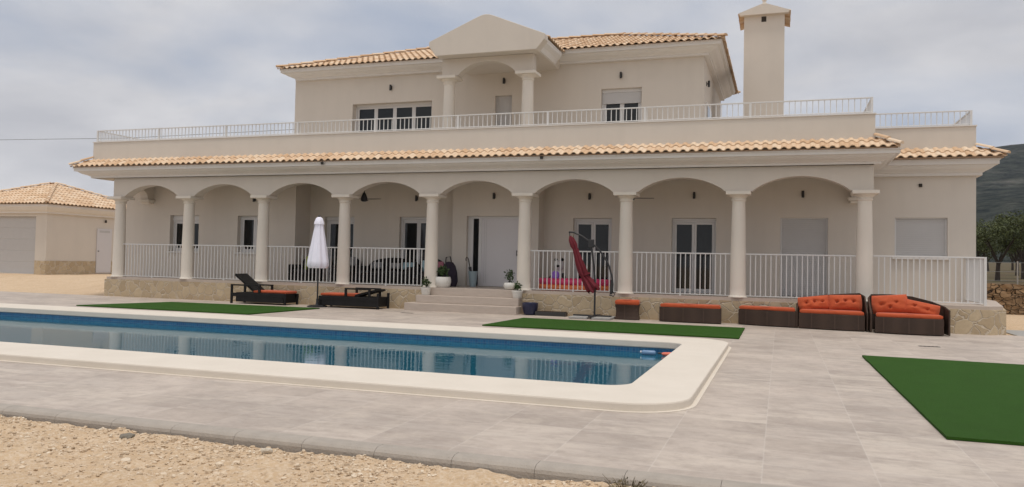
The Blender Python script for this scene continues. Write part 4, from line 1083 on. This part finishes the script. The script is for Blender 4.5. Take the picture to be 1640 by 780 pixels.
# pots and plants
def leaves(mb, c, r, h, n, s, seed, up=.4):
    rr = random.Random(seed)
    if mb.r is None: mb.r = []
    for i in range(n):
        d = Vector((rr.gauss(0, 1), rr.gauss(0, 1), rr.gauss(0, 1))).normalized()*rr.random()**.4
        p = Vector((c[0]+d.x*r, c[1]+d.y*r, c[2]+d.z*h)); q = Vector((rr.gauss(0, 1), rr.gauss(0, 1), rr.gauss(0, 1)+up)).normalized()
        w = q.cross(Vector((rr.gauss(0, 1), rr.gauss(0, 1), rr.gauss(0, 1)))).normalized(); L = s*rr.uniform(.6, 1.3)
        mb.add([p, p+q*L*.5+w*L*.28, p+q*L, p+q*L*.5-w*L*.28], [(0, 1, 2, 3)]); mb.r.append(rr.random())
def potted(name, label, x, y, z, prof, leafc, rl, hl, n, s, seed, stems=3, potmat='pot', leafmat='leaf2'):
    t = thing(name, label, 'potted plant', (x, y, z), None)
    b = MB(); b.lathe(prof, (x, y, z), 24); b.build('pot', potmat, t, smooth=True)
    top = prof[-1]; b = MB(); b.lathe([(.01, 0), (top[0]*.9, 0), (top[0]*.9, .01), (.01, .01)], (x, y, z+top[1]-.01), 20, cap=False); b.build('soil', 'soil', t)
    b = MB(); rr = random.Random(seed)
    for k in range(stems):
        a = rr.uniform(0, 6.28); b.tube([(x, y, z+top[1]-.02), (x+rl*.3*math.cos(a), y+rl*.3*math.sin(a), z+leafc), (x+rl*.6*math.cos(a), y+rl*.6*math.sin(a), z+leafc+hl*.7)], [.006, .005, .003], 5)
    b.build('stem', 'bark', t)
    b = MB(); leaves(b, (x, y, z+leafc), rl, hl, n, s, seed); b.build('foliage', leafmat, t)
potted('potted_plant', 'small white pot plant on the left end of the steps', 10.84, -.35, .402, [(.10, 0), (.11, .01), (.135, .18), (.145, .18), (.145, .2)], .32, .11, .13, 150, .07, 1)
potted('potted_plant', 'big round white pot with bushy plant by the fifth column', 11.14, .08, .602, [(.16, 0), (.20, .04), (.225, .14), (.225, .22), (.20, .285)], .42, .15, .14, 260, .08, 2)
potted('potted_plant', 'round white pot with leggy plant in front of the sixth column', 13.08, .02, .602, [(.10, 0), (.14, .03), (.165, .10), (.155, .16), (.13, .185)], .36, .12, .17, 110, .07, 3)
potted('potted_plant', 'small tapered white pot plant on the right end of the steps', 13.42, -.35, .402, [(.10, 0), (.11, .01), (.14, .17), (.15, .17), (.15, .2)], .29, .09, .11, 140, .06, 4)
b = MB(); b.lathe([(.13, 0), (.16, .02), (.205, .20), (.205, .30), (.19, .31), (.175, .29), (.15, .1)], (13.82, -.50, .002), 28); tag(b.build('flower_pot', 'navy', smooth=True), 'empty glossy navy blue flower pot right of the steps', 'flower pot')
t = thing('planter_box', 'long low black planter box on the deck by the stone plinth', 'planter', (14.25, -.5, 0))
b = MB(); b.box(13.98, 14.78, -.62, -.42, .002, .10); b.build('box', 'dark', t, bevel=.008); b = MB(); b.box(14.0, 14.76, -.60, -.44, .101, .115); b.build('soil', 'soil', t)
# umbrella stand with cane umbrella
t = thing('umbrella_stand', 'tall pale blue umbrella stand left of the front door', 'umbrella stand', (11.55, 1.25, FZ))
b = MB(); b.lathe([(.085, .002), (.09, .01), (.135, .42), (.145, .42), (.145, .44), (.128, .44), (.11, .2)], (11.55, 1.25, FZ), 24); b.build('bin', 'bin', t, smooth=True)
t = thing('umbrella', 'black walking umbrella leaning in the pale blue stand', 'umbrella', (11.48, 1.25, .9))
b = MB(); b.tube([(11.54, 1.25, .82), (11.45, 1.25, 1.16)], [.02, .045], 10); b.build('canopy', 'black_iron', t, smooth=True)
b = MB(); b.tube([(11.45, 1.25, 1.16), (11.405, 1.25, 1.36), (11.38, 1.25, 1.42), (11.34, 1.25, 1.43), (11.32, 1.25, 1.39), (11.33, 1.25, 1.33)], .014, 8); b.build('handle', 'bark', t, smooth=True)

# porch lounge furniture
def armchair(x, y, w, d, label, cush, seat='plush_black', back=.42, name='armchair', cat='armchair', rot=0):
    t = thing(name, label, cat, (x, y, FZ), 'dark wicker porch seats'); z = FZ
    b = MB(); b.box(x-w/2, x+w/2, y-d/2, y+d/2, z+.05, z+.28); b.build('base', 'wicker_black', t, bevel=.02)
    pts = []; n = 10
    b = MB(); vs = []
    for i in range(n+1):
        u = i/n; xx = x-w/2+w*u; hh = z+.55+back*.55*math.sin(math.pi*u)**.5
        vs += [(xx, y+d/2-.10, z+.281), (xx, y+d/2-.06, hh), (xx, y+d/2+.0, hh), (xx, y+d/2, z+.281)]
    fs = []
    for i in range(n): a, c = 4*i, 4*i+4; fs += [(a, c, c+1, a+1), (a+1, c+1, c+2, a+2), (a+2, c+2, c+3, a+3), (a+3, c+3, c, a)]
    fs += [(0, 1, 2, 3), (4*n, 4*n+3, 4*n+2, 4*n+1)]; b.add(vs, fs); b.build('backrest', 'wicker_black', t, bevel=.01)
    for s in (-1, 1): xa = x+s*(w/2-.05); box('armrest', 'wicker_black', t, xa-.05, xa+.05, y-d/2, y+d/2-.11, z+.281, z+.52, bevel=.02)
    for sx_ in (-1, 1):
        for sy_ in (-1, 1): xa, ya = x+sx_*(w/2-.05), y+sy_*(d/2-.05); box('leg', 'wicker_black', t, xa-.02, xa+.02, ya-.02, ya+.02, z+.0, z+.05)
    box('seat_cushion', seat, t, x-w/2+.11, x+w/2-.11, y-d/2+.01, y+d/2-.12, z+.282, z+.37, bevel=.03)
    for i, (dx, mt, cw, ch) in enumerate(cush): 
        q = pillow('cushion', mt, None, (x+dx, y+d/2-.2, z+.52+ch*.1), cw, ch, .13, (R(-14), 0, R(5*i)), (), int(x*10)+i); put(q, t)
    return t
armchair(6.25, .95, .75, .75, 'dark wicker armchair with a lime green cushion on the porch', [(.05, 'lime', .42, .42)])
armchair(7.32, 1.45, .70, .7, 'dark wicker armchair with light grey cushion behind the fourth column', [(.0, 'grey_cloth', .45, .45)])
armchair(8.78, 1.45, 1.75, .8, 'dark wicker porch sofa with curved back and grey cushions', [(-.5, 'grey_cloth', .36, .2), (.1, 'grey_cloth', .34, .18), (.55, 'aqua_cloth', .36, .22)], name='sofa', cat='sofa')
armchair(10.25, 1.1, .72, .75, 'dark wicker armchair with aqua and pink cushions near the fifth column', [(-.12, 'aqua_cloth', .4, .34), (.16, 'pink_cloth', .4, .3)])
t = thing('coffee_table', 'low dark wicker coffee table on the porch behind the railing', 'table', (8.6, .55, FZ))
b = MB(); b.box(8.0, 9.2, .35, .78, FZ+.30, FZ+.335); b.build('tabletop', 'wicker_black', t, bevel=.008)
for sx_ in (8.03, 9.12):
    for sy_ in (.38, .70): box('leg', 'wicker_black', t, sx_, sx_+.05, sy_, sy_+.05, FZ, FZ+.299)
t = thing('bag', 'dark cloth bag heaped beside the big round white pot', 'bag', (10.86, 1.2, FZ))
b = MB(); vs = []; N = 20
b.lathe([(.20, .0), (.24, .15), (.22, .40), (.17, .58), (.10, .68), (.03, .70)], (10.95, .95, FZ), 24, .08, 5); b.build('cloth', 'purple_cloth', t, smooth=True)
b = MB(); b.tube([(10.85, .9, FZ+.6), (10.87, .88, FZ+.82), (11.0, .88, FZ+.84), (11.04, .9, FZ+.62)], .018, 8); b.build('strap', 'dark', t, smooth=True)

# paddling pool
t = thing('paddling_pool', 'inflatable pink and orange paddling pool behind the porch railing', 'paddling pool', (14.65, .85, FZ))
def ring(mb, cx_, cy_, z, rx, ry, r, a0=0, a1=6.2832, n=56):
    K = 12; vs = []; closed = a1-a0 > 6.2; m_ = n if closed else n+1
    for i in range(m_):
        a = a0+(a1-a0)*i/n; c = Vector((cx_+rx*math.cos(a), cy_+ry*math.sin(a), z)); d = Vector((math.cos(a)*ry, math.sin(a)*rx, 0)).normalized()
        rr = r*(1+.03*math.sin(14*a))
        for k in range(K): q = 2*math.pi*k/K; vs.append(c+d*math.cos(q)*rr+Vector((0, 0, math.sin(q)*rr)))
    fs = [((i % m_)*K+k, (i % m_)*K+(k+1) % K, ((i+1) % m_)*K+(k+1) % K, ((i+1) % m_)*K+k) for i in range(n) for k in range(K)]; mb.add(vs, fs)
for (z, mt) in ((.085, 'rubber_orange'), (.235, 'rubber_pink')):
    b = MB(); ring(b, 14.62, .85, FZ+z, .92, .48, .085); b.build('air_ring', mt, t, smooth=True)
b = MB(); b.lathe([(.9, .0), (.9, .01)], (0, 0, 0), 40); b.v = [(14.62+x, .85+y*.5, FZ+.02+z) for x, y, z in b.v]; b.build('floor', 'rubber_purple', t)
b = MB(); b.lathe([(.02, -.05), (.10, -.04), (.12, 0), (.10, .04), (.02, .05)], (0, 0, 0), 20); b.v = [(14.15+x, .62+z, FZ+.40+y) for x, y, z in b.v]; tag(b.build('beach_ball', 'rubber_purple', smooth=True), 'purple inflatable ball resting on the paddling pool rim', 'ball')
t = thing('plush_zebra', 'black and white plush toy sitting behind the paddling pool', 'plush toy', (14.0, 1.45, FZ))
b = MB(); b.lathe([(.08, 0), (.17, .06), (.20, .22), (.16, .40), (.08, .50), (.07, .52), (.13, .58), (.15, .68), (.12, .77), (.03, .82)], (14.02, 1.45, FZ), 20); b.build('body', 'plush_white', t, smooth=True)
for i, (dx, dz, r) in enumerate(((-.09, .82, .05), (.09, .82, .05))):
    b = MB(); b.lathe([(.01, -r), (r*.8, -r*.5), (r, 0), (r*.8, r*.5), (.01, r)], (14.02+dx, 1.45, FZ+dz), 12); b.build('ear', 'plush_black', t, smooth=True)
for i, (dx, sx_) in enumerate(((-.20, -1), (.20, 1))):
    b = MB(); b.tube([(14.02+dx*.6, 1.40, FZ+.42), (14.02+dx, 1.30, FZ+.30), (14.02+dx*.9, 1.22, FZ+.22)], [.05, .055, .05], 10); b.build('arm', 'plush_black', t, smooth=True)
b = MB(); b.lathe([(.02, -.03), (.05, -.01), (.05, .02), (.02, .04)], (14.02, 1.31, FZ+.64), 12); b.build('muzzle', 'plush_black', t, smooth=True)

# pool floats
t = thing('pool_float', 'blue and white foam roll floating in the far right pool corner', 'pool float', (17.8, -6.85, -.1))
b = MB(); b.tube([(17.70, -6.78, -.085), (17.72, -6.78, -.085), (17.90, -6.775, -.085), (17.92, -6.775, -.085)], [.025, .040, .040, .025], 16); b.build('roll', 'float_blue', t, smooth=True)
b = MB(); b.tube([(17.695, -6.78, -.08), (17.675, -6.78, -.08)], .022, 12); b.build('end_cap', 'pvc', t)
t = thing('pool_thermometer', 'orange red float beside the blue roll in the pool corner', 'pool float', (18.1, -6.85, -.1))
b = MB(); b.tube([(18.02, -6.78, -.09), (18.05, -6.78, -.09), (18.18, -6.79, -.09), (18.22, -6.80, -.095)], [.015, .026, .034, .02], 14); b.build('body', 'float_red', t, smooth=True)
b = MB(); b.tube([(17.96, -6.78, -.085), (18.02, -6.78, -.085)], .015, 10); b.build('nozzle', 'dark', t)

# dry weed by the kerb
b = MB(); rr = random.Random(5)
for i in range(60):
    a = rr.uniform(0, 6.28); L = rr.uniform(.05, .16); r = rr.uniform(.01, .12); bx_, by_ = 18.93+.03*math.cos(a), -14.74+.02*math.sin(a)
    b.tube([(bx_, by_, -.13), (bx_+r*math.cos(a)*.6, by_+r*.4*math.sin(a), -.13+L*.6), (bx_+r*math.cos(a)*1.3, by_+r*.6*math.sin(a), -.13+L)], [.003, .002, .001], 4)
t = thing('weed', 'dry brown weed growing against the kerb at the bottom edge', 'weed', (18.93, -14.74, -.13)); b.build('stem', 'leaf3', t)
b = MB(); leaves(b, (18.93, -14.74, -.05), .16, .07, 160, .025, 6); b.build('foliage', 'leaf3', t)

# ------------------------------------------------------------------ background
def drystone():
    b = MB(); rr = random.Random(11); t = thing('dry_stone_wall', 'rust brown dry stone wall along the field behind the villa', 'wall', (30, 9.9, 0))
    y = 9.85; x = 25.2; 
    q = MB()
    z = -.1
    while z < .84:
        h = rr.uniform(.09, .16); x = 25.0+rr.uniform(0, .2)
        while x < 46:
            w_ = rr.uniform(.12, .34); cx_, cz_ = x+w_/2, z+h/2
            bm = bmesh.new(); bmesh.ops.create_cube(bm, size=1); 
            vs = []
            for v in bm.verts:
                c = Vector((v.co.x*w_*.96, v.co.y*.2, v.co.z*h*.95)); c += Vector((rr.uniform(-.02, .02), rr.uniform(-.03, .03), rr.uniform(-.015, .015))); vs.append(c+Vector((cx_, y, cz_)))
            q.add(vs, [tuple(v.index for v in f.verts) for f in bm.faces]); bm.free(); x += w_
        z += h
    q.r = [0]*len(q.f); q.build('stone_course', 'drystone', t); 
    box('core', 'brown', t, 25.1, 46, 9.87, 10.1, -.2, .80)
drystone()
t = thing('wire_fence', 'thin wire fence on posts above the dry stone wall', 'fence', (32, 10.4, .8), None)
for x in (24.9, 27.16, 29.5, 32, 34.5, 37): b = MB(); b.tube([(x, 10.2, .6), (x, 10.2, 1.70)], .022, 8); b.build('post', 'slab', t)
b = MB()
for z in (1.05, 1.35, 1.65): b.tube([(24.9, 10.2, z), (45, 10.2, z)], .006, 4)
b.build('wire', 'wire', t)
b = MB(); b.box(24.6, 60, -.318, 1.6, -.05, -.008); struct(b.build('path', 'slab'), 'grey concrete path leading past the right of the house')

def make_tree(seed, H=3.3):
    rr = random.Random(seed); tb = MB(); lb = MB(); lb.r = []
    base = Vector((0, 0, 0)); th = H*.27
    tb.tube([(0, 0, -.1), (.03, 0, th*.5), (.05, .02, th)], [.13, .10, .09], 8)
    tips = []
    for k in range(5):
        a = k*1.2566+rr.uniform(-.4, .4); lean = rr.uniform(.35, .8); L = H*rr.uniform(.42, .62)
        p0 = Vector((.05, .02, th*.9)); p1 = p0+Vector((math.cos(a)*lean*L*.5, math.sin(a)*lean*L*.5, L*.5)); p2 = p0+Vector((math.cos(a)*lean*L*1.15, math.sin(a)*lean*L*1.15, L*.98))
        tb.tube([p0, p1, p2], [.065, .045, .02], 6); tips += [p1, p2, (p1+p2)/2]
        for j in range(3):
            b2 = rr.uniform(0, 6.28); q = p1.lerp(p2, rr.random()); e = q+Vector((math.cos(b2), math.sin(b2), rr.uniform(.2, .9)))*H*.16; tb.tube([q, e], [.02, .008], 5); tips.append(e)
    for c in tips:
        for s in range(2):
            cc = c+Vector((rr.gauss(0, .22), rr.gauss(0, .22), rr.gauss(.05, .18)))*H/3.3
            leaves(lb, cc, .36*H/3.3, .28*H/3.3, 85, .105, rr.randint(0, 9999), .2)
    return tb, lb
protos = []
for s in range(3):
    tb, lb = make_tree(20+s); p = thing('almond_tree', '', 'tree', (0, 0, 0), 'almond trees in the field'); protos.append((p, tb.build('trunk', 'bark', p, smooth=True), lb.build('crown', 'leaf', p)))
rr = random.Random(77); spots = [(28.7, 19.5), (31.2, 25.5), (33.5, 36.0), (30.2, 30), (37, 48), (36.3, 56), (40.5, 60), (41, 68)]
for i, (x, y) in enumerate(spots):
    p, tr, cr = protos[i % 3]
    if i < 3: o = p
    else:
        o = p.copy(); COL.objects.link(o)
        for ch in (tr, cr): c = ch.copy(); COL.objects.link(c); c.parent = o
    o.location = (x, y, .82+(y-9.9)*.012); o.rotation_euler = (0, 0, rr.uniform(0, 6.28)); k = rr.uniform(.84, 1.0); o.scale = (k, k, k)
    o['label'] = ('nearest almond tree, right beside the villa corner', 'almond tree at the right edge of the picture, just behind the wire fence')[i] if i < 2 else 'almond tree deep in the field, in the rows behind the two nearest trees'
    if i < 2:
        if 'group' in o: del o['group']
    else: o['group'] = 'far almond trees in the field'
# hills
def hills():
    b = MB(); na, nr = 150, 40; vs = []
    for j in range(nr+1):
        r = 500+1500*j/nr
        for i in range(na+1):
            a = R(-40)+R(110)*i/na       # azimuth from +Y towards +X
            deg = math.degrees(a)
            x, y = 19.8+math.sin(a)*r, -19.6+math.cos(a)*r
            env = math.exp(-((deg-13.6)/12)**2) if deg < 13.6 else math.exp(-((deg-13.6)/22)**2)
            t = j/nr; prof = smooth(0.05, .75, t)
            z = env*prof*205*(1+.10*noise.noise(Vector((x, y, 0))*.004))+12*noise.noise(Vector((x, y, 3))*.009)*prof*env+t*8
            z += 30*math.exp(-((t-.22)/.10)**2)*math.exp(-((deg-17)/16)**2)
            vs.append((x, y, z-1))
    n = na+1; b.add(vs, [(j*n+i, j*n+i+1, (j+1)*n+i+1, (j+1)*n+i) for j in range(nr) for i in range(na)])
    o = b.build('hills', 'hill', smooth=True); struct(o, 'dark scrub covered mountain on the right horizon')
hills()
# overhead cable at the left
b = MB(); b.tube([(-60, 30, 11.2), (-30, 30, 10.6), (0, 30, 10.9)], .018, 6)
tag(b.build('power_cable', 'wire'), 'thin overhead cable crossing the sky left of the villa', 'cable')
# haze
hb = MB(); hb.box(-2600, 2600, -500, 2900, -1.6, 330)
hz = NT('haze'); hz.t.nodes.remove(hz.b); pv = hz.n('ShaderNodeVolumePrincipled', {'Color': (.78, .84, .95, 1), 'Density': .00010, 'Anisotropy': .1}); hz.l(pv.outputs[0], hz.out.inputs['Volume'])
ho = hb.build('haze', hz.m); ho['kind'] = 'stuff'; ho['label'] = 'thin pale air haze over the far hills'
